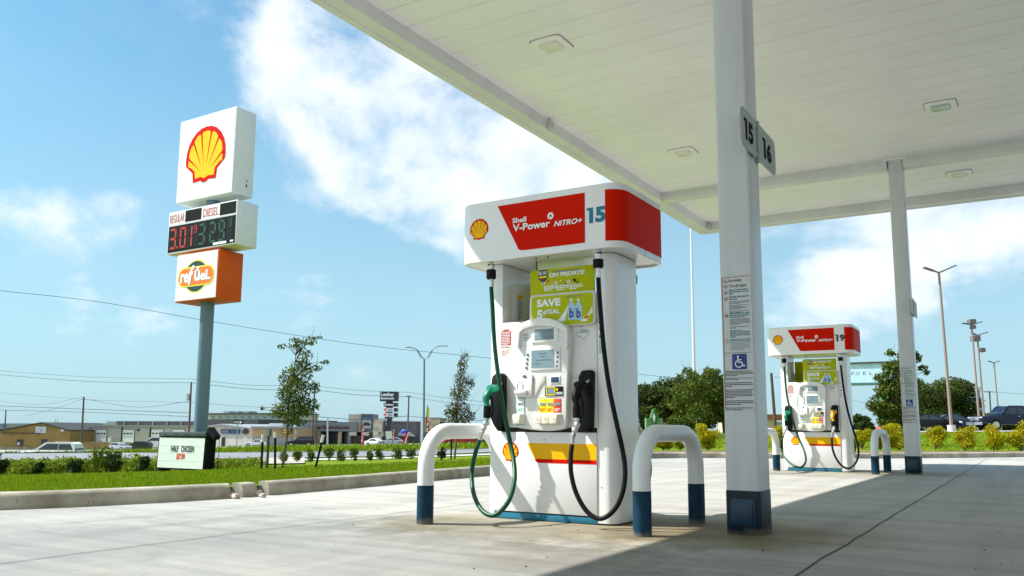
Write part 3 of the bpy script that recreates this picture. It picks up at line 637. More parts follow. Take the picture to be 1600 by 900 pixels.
copy_tree(colm, (0, DY2, 0), 'far grey canopy column standing right of pump 19')
s2 = copy_tree(sg, (0, DY2, 0), 'small grey flag sign high on the side of the far canopy column', skip=('numeral',))

# ------------------------------------------------------------------ U-shaped bollards
def ubollard(x, y0, y1, ztop, zblue, label, dx=0):
    t = thing('bollard', (x, (y0+y1)/2, 0), label, 'bollard', 'U-shaped bollards guarding the pumps'); r = .0575; rb = .24
    P = [(x, y0, zblue)]+[(x, y0, zblue+(ztop-rb-zblue)*q) for q in (.5, 1)]+[(x+dx*(1-math.cos(R(a)))*rb/(y1-y0), y0+rb*(1-math.cos(R(a))), ztop-r-rb+rb*math.sin(R(a))) for a in range(10, 91, 10)]
    P[2] = (x, y0, ztop-r-rb)
    P += [(x+dx*(1-rb*(1-math.cos(R(a)))/(y1-y0)), y1-rb*(1-math.cos(R(a))), ztop-r-rb+rb*math.sin(R(a))) for a in range(90, -1, -10)]+[(x+dx, y1, zblue)]
    m = M(); m.tube(P, r, 28); build('hoop', m, BWHITE, t, smooth=60)
    for (xx, yy) in ((x, y0), (x+dx, y1)):
        m = M(); m.tube([(xx, yy, -.05), (xx, yy, zblue)], r+.0018, 28); build('painted_leg', m, BBLUE, t, smooth=60)
ubollard(-2.115, 5.02, 5.95, .695, .278, 'grey-white hoop bollard between pump 15 and the big column', .03)
ubollard(-3.655, 4.80, 5.75, .70, .265, 'bright white hoop bollard at the left side of pump 15')
ubollard(-2.115+.04, 14.12, 14.95, .695, .278, 'hoop bollard between pump 19 and the far column', .06)
ubollard(-3.62, 13.38, 14.30, .70, .265, 'hoop bollard left of pump 19, seen past the big column')

# ------------------------------------------------------------------ fuel pump
PC = Vector((-3.01, 5.65, 0)); YF = 5.41
BX0, BX1, BY0, BY1 = -3.545, -2.475, 5.41, 5.89
def make_pump(number, num_mat, right_mat, right_name):
    t = thing('fuel_pump', PC, '', 'fuel pump', 'fuel pumps under the canopy'); face = []
    W = lambda px, py, Y: (PY(px, py, Y).x, PY(px, py, Y).z)
    # plinth and lower core
    m = M(); m.box(BX0+.09, BX1-.09, BY0+.02, BY1-.02, .0, .66); m.box(BX0+.04, BX1-.05, BY0+.05, BY1-.05, .0, .02); build('chassis', m, GAP, t)
    for s in (0, 1):                                # side columns, outer corners rounded
        a, b, r = (BX0, BX0+.135, .075) if s == 0 else (BX1-.135, BX1, .075)
        pts = []
        out = a if s == 0 else b; inn = b if s == 0 else a; sg_ = 1 if s == 0 else -1
        pts = [(inn, BY0)]+[(out+sg_*r*(1-math.sin(R(q))), BY0+r*(1-math.cos(R(q)))) for q in range(0, 91, 15)]+[(out+sg_*r*(1-math.sin(R(q))), BY1-r*(1-math.cos(R(q)))) for q in range(90, -1, -15)]+[(inn, BY1)]
        m = M(); m.prism([(x, y, .012) for x, y in pts], (0, 0, 1.915)); c = build('side_column', m, WHITE, t, smooth=40)
        for zz_ in ((.30, 1.2) if s == 0 else (.26,)): m = M(); m.blob((a+.028 if s == 0 else a+.03, BY0-.001, zz_), (.004, .003, .004), n=4); build('screw', m, GAP, c)
    # crown
    KX0, KX1, KY0, KY1, KZ0, KZ1, KR = -3.705, -2.322, 5.217, 6.07, 1.92, 2.386, .135
    m = M(); pl = rrect(KX0, KX1, KY0, KY1, KR, 8); k = len(pl)
    def sh(a): return rrect(KX0+a, KX1-a, KY0+a, KY1-a, KR-a, 8)
    lay = [(sh(.03), KZ0+.012), (sh(.028), KZ0), (sh(.004), KZ0), (sh(0), KZ0+.004), (sh(0), KZ1-.006), (sh(.006), KZ1), (sh(.05), KZ1+.008)]
    vs = [(x, y, z) for r_, z in lay for x, y in r_]; m.add(vs, [(i*k+j, i*k+(j+1) % k, (i+1)*k+(j+1) % k, (i+1)*k+j) for i in range(len(lay)-1) for j in range(k)]+[tuple(range(k))[::-1], tuple(range((len(lay)-1)*k, len(lay)*k))])
    crown = build('crown', m, WHITE, t, smooth=30)
    mc = M()
    mc.box(KX1-.001, KX1+.0015, (KY0+KY1)/2-.002, (KY0+KY1)/2+.002, KZ0+.004, KZ1-.01)
    build('seam', mc, INKG, crown)
    fr = FRT(KY0)
    w_ = lambda px, py: W(px, py, KY0)
    zt, zb_ = w_(777.6, 322.3)[1], w_(820, 390.6)[1]; zt = (zt+w_(915, 300.8)[1])/2; zb_ = (zb_+w_(913.3, 379.7)[1])/2
    m = M(); xa = w_(777.6, 322.3)[0]; xb = w_(808, 383)[0]; xc = w_(820, 390.6)[0]; xd = w_(914, 340)[0]
    flat(m, fr, [(xa, zt), (xb, zb_+.038), (xb+.006, zb_+.022), (xb+.016, zb_+.010), (xb+.032, zb_+.003), (xc+.01, zb_), (xd, zb_), (xd, zt)], .002)
    pn = build('brand_panel', m, RED, crown, smooth=0)
    # wrap band at the right end
    zwt, zwb = w_(949, 295.5)[1], w_(949, 375.8)[1]; xw = w_(949.3, 330)[0]
    path = [(xw, KY0)]+[p for p in pl if p[0] > KX1-KR-.001]
    path = sorted([p for p in pl if p[0] > KX1-KR-1e-4], key=lambda p: p[1]); path = [(xw, KY0)]+path+[(xw, KY1)]
    m = M(); vs = []
    for i, p in enumerate(path):
        a = Vector(path[max(0, i-1)]); b = Vector(path[min(len(path)-1, i+1)]); tt = (b-a).normalized(); nx, ny = tt.y, -tt.x
        vs += [(p[0]+nx*.0022, p[1]+ny*.0022, zwb), (p[0]+nx*.0022, p[1]+ny*.0022, zwt)]
    m.add(vs, [(2*i, 2*i+2, 2*i+3, 2*i+1) for i in range(len(path)-1)]); build('end_wrap', m, RED, crown, smooth=40)
    P = lambda o: face.append(o)
    a = w_(734.5, 372); b = w_(763.5, 343); P(shell('shell_emblem', fr, (a[0]+b[0])/2, w_(749, 359)[1], b[0]-a[0], (b[0]-a[0])*1.0, crown, .002))
    def tb(name, body, x0, yb, yt, x1, mt, par, Y, **kw):
        f = FRT(Y); u0, v0 = W(x0, yb, Y); _, v1 = W(x0, yt, Y); u1 = W(x1, yb, Y)[0]; o = text(name, body, f, u0, u1, v0, v1, mt, par, **kw); return o
    for a in (('Shell', 801, 349.3, 341.3, 822.5), ('V-Power', 801.5, 362.3, 351.2, 859.5)): tb('lettering', *a, LIMED, pn, KY0-.002, bold=.028)
    tb('lettering', 'NiTRO+', 865.6, 354.3, 345.8, 910, LIMED, pn, KY0-.002, bold=.03, shear=.28)
    m = M(); c = w_(860.5, 337.4); ringf(m, fr, c[0], c[1], .0262, .0145, .0035, 0, 22)
    for q in range(0, 360, 30): stroke(m, fr, [(c[0]+.008*math.cos(R(q)), c[1]+.008*math.sin(R(q))), (c[0]+.013*math.cos(R(q)), c[1]+.013*math.sin(R(q)))], .002, .004, 0)
    build('power_ring', m, LIMED, pn, smooth=0)
    a = W(917, 349.8, KY0); b = W(946.5, 347, KY0); numeral(number, fr, a[0], b[0], a[1], W(917, 325.6, KY0)[1], num_mat, crown, bold=.05)
    # lower door
    DX0, DX1 = -3.472, -2.612
    m = M(); m.prism([(x, BY0+.012, z) for x, z in ((DX0, .058), (DX1, .058), (DX1, .638), (DX0, .638))], (0, -.02, 0)); door = build('lower_door', m, WHITE, t, bevel=.003); P(door)
    m = M(); m.box(DX0, DX1, BY0-.002, BY0+.014, .004, .050); P(build('plinth', m, BLUEPL, t, bevel=.002))
    fd = FRT(BY0-.008); Yd = BY0-.008
    a = W(785, 720, Yd); b = W(810.5, 692, Yd); shell('shell_emblem', fd, (a[0]+b[0])/2, (W(797, 706, Yd)[1]), (b[0]-a[0]), (b[0]-a[0])*1.05, door, .0015)
    m = M(); ua, va = W(823.2, 692.2, Yd); ub, vb = W(835.5, 716.8, Yd); vr = W(836, 723, Yd)[1]
    flat(m, fd, [(ua, va), (ub, vb), (DX1-.001, vb), (DX1-.001, va)], .0015, 0); flat(m, fd, [(ub, vb), (ub+.008, vb-.016), (ub+.02, vr+.004), (ub+.045, vr), (DX1-.001, vr), (DX1-.001, vb)], .0015, 1)
    build('yellow_stripe', m, [AMBER, SHRED], door, smooth=0)
    m = M(); c = W(850.5, 687, Yd); ringf(m, fd, c[0], c[1]-.004, .009, .0025, .001, 0, 10, -60, 200); stroke(m, fd, [(c[0]+.008, c[1]+.006), (c[0]+.008, c[1]-.012)], .003, .001); build('lock', m, INKG, door, smooth=0)
    # upper head
    Yh = BY0-.004; HZ0, HZ1 = .672, 1.468
    m = M(); m.box(DX0+.0, DX1+.004, Yh, BY0+.20, HZ0, HZ1); head = build('head_panel', m, WHITE2, t, bevel=.006); P(head)
    m = M(); m.box(DX0, DX1, BY0+.01, BY0+.05, .64, HZ0); P(build('dark_slot', m, GAP, t))
    m = M(); m.box(DX1+.006, DX1+.012, Yh+.004, BY0+.10, HZ0, HZ1-.01); P(build('edge_gasket', m, GAP, t))
    fh = FRT(Yh); m = M()
    GRV = mat('groove_grey', (.45, .45, .43), .6)
    for g4 in ((DX0+.006, -3.29, 1.436, 1.438), (-2.84, DX1-.02, 1.436, 1.438), (-2.83, DX1-.03, 1.03, 1.0315), (DX0+.01, -3.33, 1.03, 1.0315)): m = M(); rect(m, fh, *g4, .001); build('panel_groove', m, GRV, head, smooth=0)
    # warning sheet, texas outline
    m = M(); ua, va = W(782.5, 518, Yh); ub, vb = W(798.7, 539.3, Yh); rect(m, fh, ua+.02, ub-.02, va+.002, va+.014, .001, 0); rect(m, fh, ua, ub, vb, va, .001, 0); bars(m, fh, ua+.006, ub-.006, va-.006, 9, .006, .006, .002, 1, 4, .8)
    bars(m, fh, ua+.01, ub-.012, W(790, 547.5, Yh)[1], 3, .007, .008, .001, 2, 5, .7); build('warning_sticker', m, [mat('warning_red', (.55, .04, .02), .5), LIMED, INKO], head, smooth=0)
    tb('lettering', 'WARNING', 781.8, 544.5, 541.8, 796.5, mat('warning_ink', (.45, .05, .03), .5), head, Yh, bold=.02, e=.0008)
    m = M(); T_ = [(.0, .42), (.28, .42), (.28, .86), (.46, .86), (.46, .62), (.62, .56), (.86, .55), (.97, .46), (.97, .30), (.84, .18), (.68, .04), (.60, -.14), (.48, -.06), (.38, .12), (.30, .16), (.20, .06), (.10, .16), (.0, .42)]
    ua, va = W(900.5, 532, Yh); ub, vb = W(921.5, 506, Yh); stroke(m, fh, [(ua+(ub-ua)*x, va+(vb-va)*(y*.85+.15)) for x, y in T_], .0032, .001, 0)
    bars(m, fh, ua+(ub-ua)*.32, ub-.01, va+(vb-va)*.62, 2, .007, .006, .0015, 0, 6, .9); build('state_outline_sticker', m, mat('sticker_ink', (.16, .22, .32), .5), head, smooth=0)
    # console
    Yc = BY0-.07
    px = [(804.6, 664), (805.5, 640), (807.6, 570), (810.3, 522), (812.5, 512), (821, 503.3), (831, 499.2), (842, 497), (853, 496.6), (864, 498.4), (875, 503), (884, 508.6), (889.5, 513.5), (889.8, 523), (888, 570), (886, 620), (885, 662), (882.5, 669), (871, 672), (856, 673.4), (842, 673), (826, 671), (809, 668.5)]
    op = [W(a, b, Yc) for a, b in px]
    m = M(); m.prism([(x, Yh+.002, z) for x, z in op], (0, Yc-Yh-.002, 0)); con = build('console', m, WHITE2, t, bevel=.011, seg=3); P(con)
    # raised hood and cheeks
    m = M(); hp = [(809.6, 545), (810.6, 521), (813, 511.5), (821, 503.6), (831, 499.6), (842, 497.4), (853, 497), (864, 498.8), (875, 503.4), (884, 509), (889, 514), (889.4, 524), (888.8, 546)]; ip = [(884.6, 546), (885, 526), (884, 519.5), (879, 515.6), (869, 511.4), (856, 509.6), (843, 509.8), (831, 511.5), (820, 515.5), (814.8, 520), (814.2, 528), (813, 545)]
    m.prism([(W(a, b, Yc)[0], Yc+.006, W(a, b, Yc)[1]) for a, b in hp+ip], (0, -.032, 0)); build('hood', m, WHITE2, con, bevel=.005)
    fc = FRT(Yc); w = lambda a, b: W(a, b, Yc)
    def bx(x0, y0, x1, y1, d, mt, name, par=con, bev=.002, m=None, base=0.0):
        own = m is None; m = m or M(); p0, p1 = w(x0, y0), w(x1, y1); m.box(min(p0[0], p1[0]), max(p0[0], p1[0]), Yc-d, Yc-base+.0005, min(p0[1], p1[1]), max(p0[1], p1[1]))
        return build(name, m, mt, par, bevel=bev) if own else m
    dsp = bx(830.5, 536, 872.5, 511.2, .008, WHITE2, 'price_display'); lcd = bx(836, 532, 866, 513, .0095, LCD, 'lcd', dsp, .001)
    tb('digits', '7420', 849, 521.2, 514.9, 865, LCDT, lcd, Yc-.0095, e=.001, bold=.0); tb('digits', '19.179', 846.5, 530, 524.2, 864, LCDT, lcd, Yc-.0095, e=.001, bold=.0)
    m = M()
    for i in range(5): y = 521.6+i*2.5; u, v = w(818, y); u2 = w(825.3-(i == 4)*2, y)[0]; rect(m, fc, u, u2, v-.0035, v, .001)
    build('speaker_grille', m, GAP, con, smooth=0); m = M()
    for i in range(6): y = 518+i*2.6; u, v = w(875.8, y); u2 = w(881.6, y)[0]; rect(m, fc, u, u2, v-.0015, v, .001, 1)
    build('speaker_grille', m, [mat('grille_shade', (.5, .5, .47), .5)]*2, con, smooth=0)
    sf = bx(828.6, 579, 875.6, 541.8, .007, WHITE2, 'screen_surround'); sc = bx(831, 575.2, 866.3, 546, .009, LCD, 'screen', sf, .0)
    f2 = FRT(Yc-.009)
    for yy, a0, a1 in ((552, 842, 857), (556.5, 846, 852), (562.5, 838, 864), (568, 834, 844)): u, v = w(a0, yy); m = M(); bars(m, f2, u, w(a1, yy)[0], v, 1, .005, .004, .001, 0, int(a0), 1); build('screen_text', m, LCDT, sc, smooth=0)
    for i in range(4):
        bx(823.4-i*.7, 556.2+i*6.8, 826.1-i*.7, 552.4+i*6.8, .006, KEY, 'soft_key', con, .001); bx(871.0-i*.5, 552.8+i*7, 873.8-i*.5, 549+i*7, .0085, KEY, 'soft_key', con, .001)
    SEAM = mat('seam_grey', (.42, .42, .40), .6)
    for yb1 in (541.2, 583.5, 621.8): m = M(); u, v = w(811, yb1); u2 = w(886, yb1)[0]; rect(m, fc, u+.01, u2-.02, v, v+.0018, .0008); build('console_seam', m, SEAM, con, smooth=0)
    m = M(); c = w(820.6, 588.6); m.tube([(c[0], Yc+.001, c[1]), (c[0], Yc-.022, c[1])], .0115, 16); build('round_reader', m, KEY, con)
    # key-pad block with ledge
    q = [w(*p) for p in ((807.2, 620.6), (832.6, 620.6), (833.6, 585.5), (828, 585.5), (826, 592), (809.4, 592))]
    m = M(); m.prism([(x, Yc+.001, z) for x, z in q], (0, -.020, 0)); kp = build('keypad_block', m, WHITE2, con, bevel=.004)
    m = M(); p0, p1 = w(808.5, 615.6), w(826.5, 612.6); m.box(p0[0], p1[0], Yc-.050, Yc-.018, p0[1], p1[1]+.012); m.box(p0[0]+.004, p1[0]-.004, Yc-.046, Yc-.018, p0[1]-.010, p0[1]); build('printer_slot', m, WHITE2, kp, bevel=.003)
    m = M(); f3 = FRT(Yc-.020)
    for i in range(5):
        for a0 in (809.4, 818.2):
            u, v = w(a0, 599.8+i*1.75); rect(m, f3, u, u+.0095, v-.0055, v, .001)
    u, v = w(809.5, 597); bars(m, f3, u, w(820, 597)[0], v, 1, .004, 0, .001, 0, 9, 1); build('keys', m, KEY, kp, smooth=0)
    q = [w(*p) for p in ((834.5, 586.5), (852, 586.5), (852, 600), (847.5, 600), (838, 619), (834.5, 619))]
    m = M(); a_ = [(x, Yc-.002, z) for x, z in q]; cx_ = sum(x for x, z in q)/6; cz_ = sum(z for x, z in q)/6
    b_ = [(cx_+(x-cx_)*.8+.003, Yc+.02, cz_+(z-cz_)*.8) for x, z in q]; m.add(a_+b_, [tuple(range(6, 12))]+[(i, (i+1) % 6, 6+(i+1) % 6, 6+i) for i in range(6)])
    m2 = M(); q2 = [w(*p) for p in ((834.5, 586.5), (852, 586.5), (852, 600), (847.5, 600), (838, 619), (834.5, 619))]
    m2.prism([(x, Yc-.001, z) for x, z in q2], (0, -.006, 0)); build('keypad_recess', m2, mat('recess_cream', (.62, .61, .55), .5), con, bevel=.004)
    rd = bx(859.8, 599.5, 875.4, 586.8, .006, WHITE2, 'tap_reader'); bx(861.6, 597.8, 873.6, 588.9, .008, mat('reader_blue', (.015, .06, .13), .2), 'reader_face', rd, .001)
    cs = bx(852.0, 618.8, 880, 603.6, .005, BLACK, 'card_slot'); fs_ = FRT(Yc-.0055); m = M()
    p0, p1 = w(853.6, 618.2), w(868.6, 604.2); stroke(m, fs_, [(p0[0]+.005, p0[1]+.005), (p1[0]-.005, p0[1]+.005), (p1[0]-.005, p1[1]-.005), (p0[0]+.005, p1[1]-.005), (p0[0]+.005, p0[1]+.005)], .007, .002, 0)
    rect(m, fs_, p0[0]+.012, p1[0]-.012, p0[1]+.012, p1[1]-.012, .001, 1); u, v = w(871, 608.5); flat(m, fs_, [(u+.009*math.cos(R(a)), v+.009*math.sin(R(a))) for a in range(0, 360, 30)], .002, 0)
    p0, p1 = w(869.6, 616.5), w(879.6, 612.2); rect(m, fs_, p0[0], p1[0], p0[1], p1[1], .001, 2); build('card_guide', m, [YEL, LCD, METAL], cs, smooth=0)
    # grade selectors
    for i, (xa_, xb2, mt, num) in enumerate(((808.2, 819.6, WHITE2, ''), (842.7, 853.8, YEL, '87'), (854.4, 865.3, YEL, '89'), (866, 877, mat('selector_red', (.62, .05, .01), .4), '93'))):
        g_ = bx(xa_, 663, xb2, 622.8, .003+(i == 0)*.002, mt, 'grade_selector', con, .0015)
        if i == 0: bx(xa_-.9, 664, xb2+.9, 621.8, .002, mat('selector_teal', (.03, .42, .34), .4), 'selector_border', g_, .001)
        f4 = FRT(Yc-.0052); m = M(); u, v = w(xa_+1.4, 633.4); u2, v2 = w(xb2-1.4, 629.2); rect(m, f4, u, u2, v, v2, .001, 0)
        u, v = w(xa_+1.5, 638.4); bars(m, f4, u, w(xb2-1.5, 638)[0], v, 2, .0065, .006, .001, 1, i, .7); u, v = w(xa_+3, 645.2); rect(m, f4, u, w(xb2-3, 645)[0], v-.004, v, .001, 2)
        build('price_window', m, [LCD, {0: mat('teal_ink', (.05, .45, .40), .5), 1: SHRED, 2: SHRED, 3: LIMED}[i], INKG], g_, smooth=0)
        bxs = {0: (804.8, 816.6), 1: (839.2, 850.6), 2: (850.8, 862), 3: (862.4, 874)}[i]; p0, p1 = w(bxs[0], 661), w(bxs[1], 647.2); o_ = .018
        m = M(); zz0, zz1 = p0[1], p1[1]; yo = Yc-.006
        m.add([(p0[0]+o_, yo, zz0-.002), (p1[0]+o_, yo, zz0-.002), (p1[0]+o_, yo, zz1+.004), (p0[0]+o_, yo, zz1+.004), (p0[0], yo-.040, zz0-.006), (p1[0], yo-.040, zz0-.006), (p1[0], yo-.034, zz1), (p0[0], yo-.034, zz1)], [(0, 1, 2, 3), (4, 5, 6, 7), (0, 1, 5, 4), (1, 2, 6, 5), (2, 3, 7, 6), (3, 0, 4, 7)])
        bt = build('grade_button', m, CREAM, g_, bevel=.005)
        if num: text('digits', num, FRT(yo-.0385), p0[0]+.013, p1[0]-.013, zz0+.020, zz1-.020, mat('button_gold', (.72, .55, .22), .5), bt, e=.002, bold=.0)
    # posters above the head
    Yp = BY0+.0; fp = FRT(Yp-.006); w = lambda a, b: W(a, b, Yp-.006)
    m = M(); p0 = w(828.6, 520); p1 = w(928.6, 415.2); zt = (w(828.5, 421.8)[1]+w(928.6, 415.2)[1])/2; m.box(p0[0], p1[0], Yp-.006, Yp+.004, HZ1-.01, zt); po = build('upper_poster', m, LIME, t, bevel=.001); P(po)
    tb('lettering', 'ON FRIDAYS!', 858.6, 433.8, 426.9, 913.6, LIMED, po, Yp-.006, bold=.035)
    m = M(); u, v = w(863.5, 423.6); bars(m, fp, u, w(907, 421)[0], v, 1, .013, 0, .001, 0, 3, 1)
    for i, (cxp, cyp) in enumerate(((849.3, 443.2), (868.8, 441.8), (888.5, 440.2))):
        u, v = w(cxp, cyp); flat(m, fp, [(u+.013*math.cos(R(a)), v+.013*math.sin(R(a))) for a in range(0, 360, 24)], .001, 1)
        u2, v2 = w(cxp+1, cyp+4.4); bars(m, fp, u2, u2+.115, v2, 3, .008, .006, .001, 1, 20+i, .6)
        for k_ in range(4): flat(m, fp, [(u+.045+.01*k_+.012*math.cos(R(a)), v+.012+.012*math.sin(R(a+k_*40))-.008*k_) for a in (0, 90, 180, 270)], .0015+k_*.0006, (2, 3, 4, 1)[(k_+i) % 4] if i < 2 else 5)
    build('poster_graphics', m, [INKG, LIMED, SHRED, YEL, mat('icon_green', (.05, .3, .02), .5), BLACK], po, smooth=0)
    for i, (cxp, cyp) in enumerate(((849.3, 443.2), (868.8, 441.8), (888.5, 440.2))): u, v = w(cxp, cyp); text('digits', str(i+1), fp, u-.004, u+.004, v-.008, v+.008, DKBLUE, po, e=.003, bold=.03)
    m = M(); u, v = w(848.5, 430.5); flat(m, fp, [(u-.040, v+.042), (u-.042, v-.02), (u-.02, v-.045), (u, v-.053), (u+.02, v-.045), (u+.042, v-.02), (u+.040, v+.042)], .002, 0); rect(m, fp, u-.034, u+.034, v-.020, v-.006, .003, 1); rect(m, fp, u-.006, u+.014, v-.036, v-.026, .003, 2)
    build('shield_badge', m, [INK, YEL, SHRED], po, smooth=0); text('lettering', 'FRI-YAY', fp, u-.037, u+.037, v+.002, v+.032, LIMED, po, e=.0035, bold=.02)
    # framed card in front
    Yq = Yp-.03; fq = FRT(Yq); w = lambda a, b: W(a, b, Yq)
    cz = (w(829, 461.3)[1]+w(929.5, 453)[1])/2; cx0, cx1 = w(827.6, 461)[0], w(930, 453)[0]
    m = M(); m.prism([(x, Yq, z) for x, z in rrect(cx0, cx1, HZ1-.06, cz, .035, 5)], (0, .022, 0)); cf = build('card_frame', m, mat('frame_grey', (.62, .62, .55), .4), t, bevel=.002); P(cf)
    m = M(); flat(m, fq, rrect(cx0+.018, cx1-.018, HZ1-.05, cz-.016, .024, 5), .001, 0)
    for k_ in range(4):                          # pale sweeps behind the bottles
        for sgn, x0_ in ((-1, 877), (1, 912)):
            a = w(x0_-6+k_*2.5, 502); b = w(x0_+(6 if sgn < 0 else 14)+k_*1.5, 488-k_*3)
            flat(m, fq, [(a[0], a[1]), (a[0]+.02, a[1]), (min(b[0]+.004, cx1-.02), b[1]+.003), (min(b[0], cx1-.022), b[1]+.008)], .0014+k_*.0002, 1)
    build('card_print', m, [LIME, LIMED], cf, smooth=0)
    for cxp in (893.2, 904.3):
        u, v = w(cxp, 500); _, vt = w(cxp, 467); h_ = vt-v; m = M()
        pr = [(-.030, 0), (-.030, .10), (-.026, .2), (-.031, .32), (-.031, .55), (-.026, .68), (-.013, .8), (-.010, .84), (-.010, 1), (.010, 1), (.010, .84), (.013, .8), (.026, .68), (.031, .55), (.031, .32), (.026, .2), (.030, .1), (.030, 0)]
        flat(m, fq, [(u+a, v+b*h_) for a, b in pr], .0035, 0); rect(m, fq, u-.010, u+.010, v+.92*h_, v+h_, .0045, 1)
        bo = build('bottle_picture', m, [BOTTLE, LIMED], cf, smooth=0); text('lettering', 'b', fq, u-.016, u+.018, v+.10*h_, v+.56*h_, DKBLUE, bo, e=.006, bold=.03)
    tb('lettering', 'SAVE', 838.9, 480.6, 468.6, 876, LIMED, cf, Yq, e=.003, bold=.045)
    tb('lettering', '5', 839.2, 498.5, 484.6, 848.2, LIMED, cf, Yq, e=.003, bold=.05); tb('lettering', '¢/GAL', 849, 493.2, 484, 875.5, LIMED, cf, Yq, e=.003, bold=.03)
    tb('lettering', 'SMARTWATER 1L', 885.2, 464.9, 462.6, 912.3, INKG, cf, Yq, e=.003, bold=.02)
    m = M(); u, v = w(917, 495.3); flat(m, fq, [(u+.030*math.cos(R(a)), v+.016*math.sin(R(a))) for a in range(0, 360, 24)], .004, 0); flat(m, fq, [(u+.022*math.cos(R(a)), v+.010*math.sin(R(a))) for a in range(0, 360, 24)], .0048, 1)
    build('round_badge', m, [GOLD, INKO], cf, smooth=0)
    # stickers on the right column front and on the inside of the left column
    m = M(); Ys = BY0; fs2 = FRT(Ys); u, v = W(935.2, 501.6, Ys); u2, v2 = W(943.4, 556.5, Ys); rect(m, fs2, u, u2, v2, v, .001, 0); rect(m, fs2, u, u2, v-.014, v, .002, 1)
    ringf(m, fs2, (u+u2)/2, v-.055, .017, .004, .002, 3); stroke(m, fs2, [((u+u2)/2-.011, v-.044), ((u+u2)/2+.011, v-.066)], .004, .002, 3); rect(m, fs2, u+.005, u2-.008, v-.125, v-.10, .002, 2); bars(m, fs2, u+.003, u2-.004, v-.14, 9, .005, .006, .002, 2, 7, .7)
    P(build('hazard_sticker', m, [LIMED, INKO, KEY, mat('ring_red', (.5, .05, .03), .5)], t, smooth=0))
    XL = BX0+.135; fl = Fr((XL, 0, 0), (0, 1, 0), (0, 0, 1)); m = M(); rect(m, fl, 5.62, 5.71, 1.50, 1.72, .006, 0); rect(m, fl, 5.62, 5.71, 1.685, 1.72, .007, 1); bars(m, fl, 5.627, 5.702, 1.675, 11, .008, .007, .007, 2, 8, .6)
    P(build('column_sticker', m, [LIMED, AMBER, KEY], t, smooth=0))
    m = M(); m.box(XL+.001, XL+.004, 5.56, 5.87, HZ1+.02, 1.79); P(build('inner_plate', m, WHITE, t, bevel=.001))
    # boots, nozzles and hoses
    def boot(pts, Y):
        m = M(); m.prism([(*(lambda q: (q[0], Yh+.004, q[1]))(W(a, b, Y)),) for a, b in pts], (0, Y-Yh-.004, 0)); return build('nozzle_boot', m, BLACK, t, bevel=.008)
    b1 = boot([(767, 600), (768.5, 588), (774, 583.6), (783, 583), (787, 586), (787.3, 625), (786.6, 663), (783.5, 667), (783, 674), (777, 673.5), (770.5, 664), (765.2, 652), (765.5, 625)], BY0-.052); P(b1)
    b2 = boot([(903, 600), (903.5, 588), (908, 579), (922, 577.6), (925.6, 581), (925.4, 625), (924.2, 668), (918.5, 670), (918, 675), (909, 675), (904.5, 669), (902.5, 640)], BY0-.052); P(b2)
    def W3(px, py, Y): return PY(px, py, Y)
    def nozzle(c, mt, dark, dx=0):
        # c: pixel points guard, belly, base, grip end, swivel..., hose start
        g0, be, ba, ge, s1, s2, s3, h0 = c; Y0_, Y1_ = BY0-.12, BY0-.20
        Gp, Bp, Ap, Ep = W3(*g0, Y0_-.01), W3(*be, Y1_+.01), W3(*ba, Y1_), W3(*ge, Y1_)
        m = M(); m.tube(catmull([Gp, Gp.lerp(Bp, .5)+Vector((0, 0, .004)), Bp, Ap], 5), [.021+.012*math.sin(math.pi*min(1, i/12)) for i in range(16)], 16); nz_ = build('nozzle', m, mt, t, smooth=50)
        m = M(); ax = Vector((.28, -.5, .82)).normalized(); m.tube([Gp+Vector((.008, 0, 0))-ax*.004, Gp+Vector((.008, 0, 0))+ax*.003, Gp+Vector((.008, 0, 0))+ax*.010], [.050, .053, .034], 24); build('splash_guard', m, mt, nz_, smooth=40)
        m = M(); m.tube([Gp+Vector((.01, .02, .0)), Gp+Vector((.03, .075, .035)), Gp+Vector((.035, .11, .05))], .0105, 12); build('spout', m, METAL, nz_)
        m = M(); m.tube([Ap+Vector((0, 0, .008)), Ap.lerp(Ep, .5), Ep], [.029, .028, .026], 14); build('grip_end', m, dark, nz_)
        m = M(); lv = [Bp+Vector((.035, .01, .03)), Bp+Vector((.052, .012, -.04)), Ap+Vector((.045, .01, -.03)), Ap+Vector((.03, .005, -.075))]; m.tube(catmull(lv, 4), .008, 8); build('trigger', m, BLACK, nz_)
        m = M(); S = [Ep]+[W3(*p, Y1_) for p in (s1, s2, s3, h0)]; m.tube([S[0], S[0].lerp(S[1], .3), S[0].lerp(S[1], .32), S[1]], [.022, .022, .015, .016], 12); m.blob(S[1], .024, n=6); m.tube([S[1], S[2]], .016, 12); m.blob(S[2], .023, n=6); m.tube([S[2], S[2].lerp(S[3], .5), S[2].lerp(S[3], .52), S[3], S[3], S[4]], [.014, .014, .02, .02, .017, .017], 12); build('swivel', m, METAL, nz_, smooth=40)
        return nz_
    n1 = nozzle(((769, 607), (759.5, 624), (761.8, 636), (760.3, 653), (759, 662), (756, 669.5), (752, 679), (750, 687)), GREENP, BLACK); P(n1)
    n2 = nozzle(((906, 602), (899, 622), (901, 637), (900.8, 653), (901.5, 664), (898, 672), (894.6, 683), (894, 693)), right_mat, BLACK if right_mat is BLACK else BLACK); P(n2)
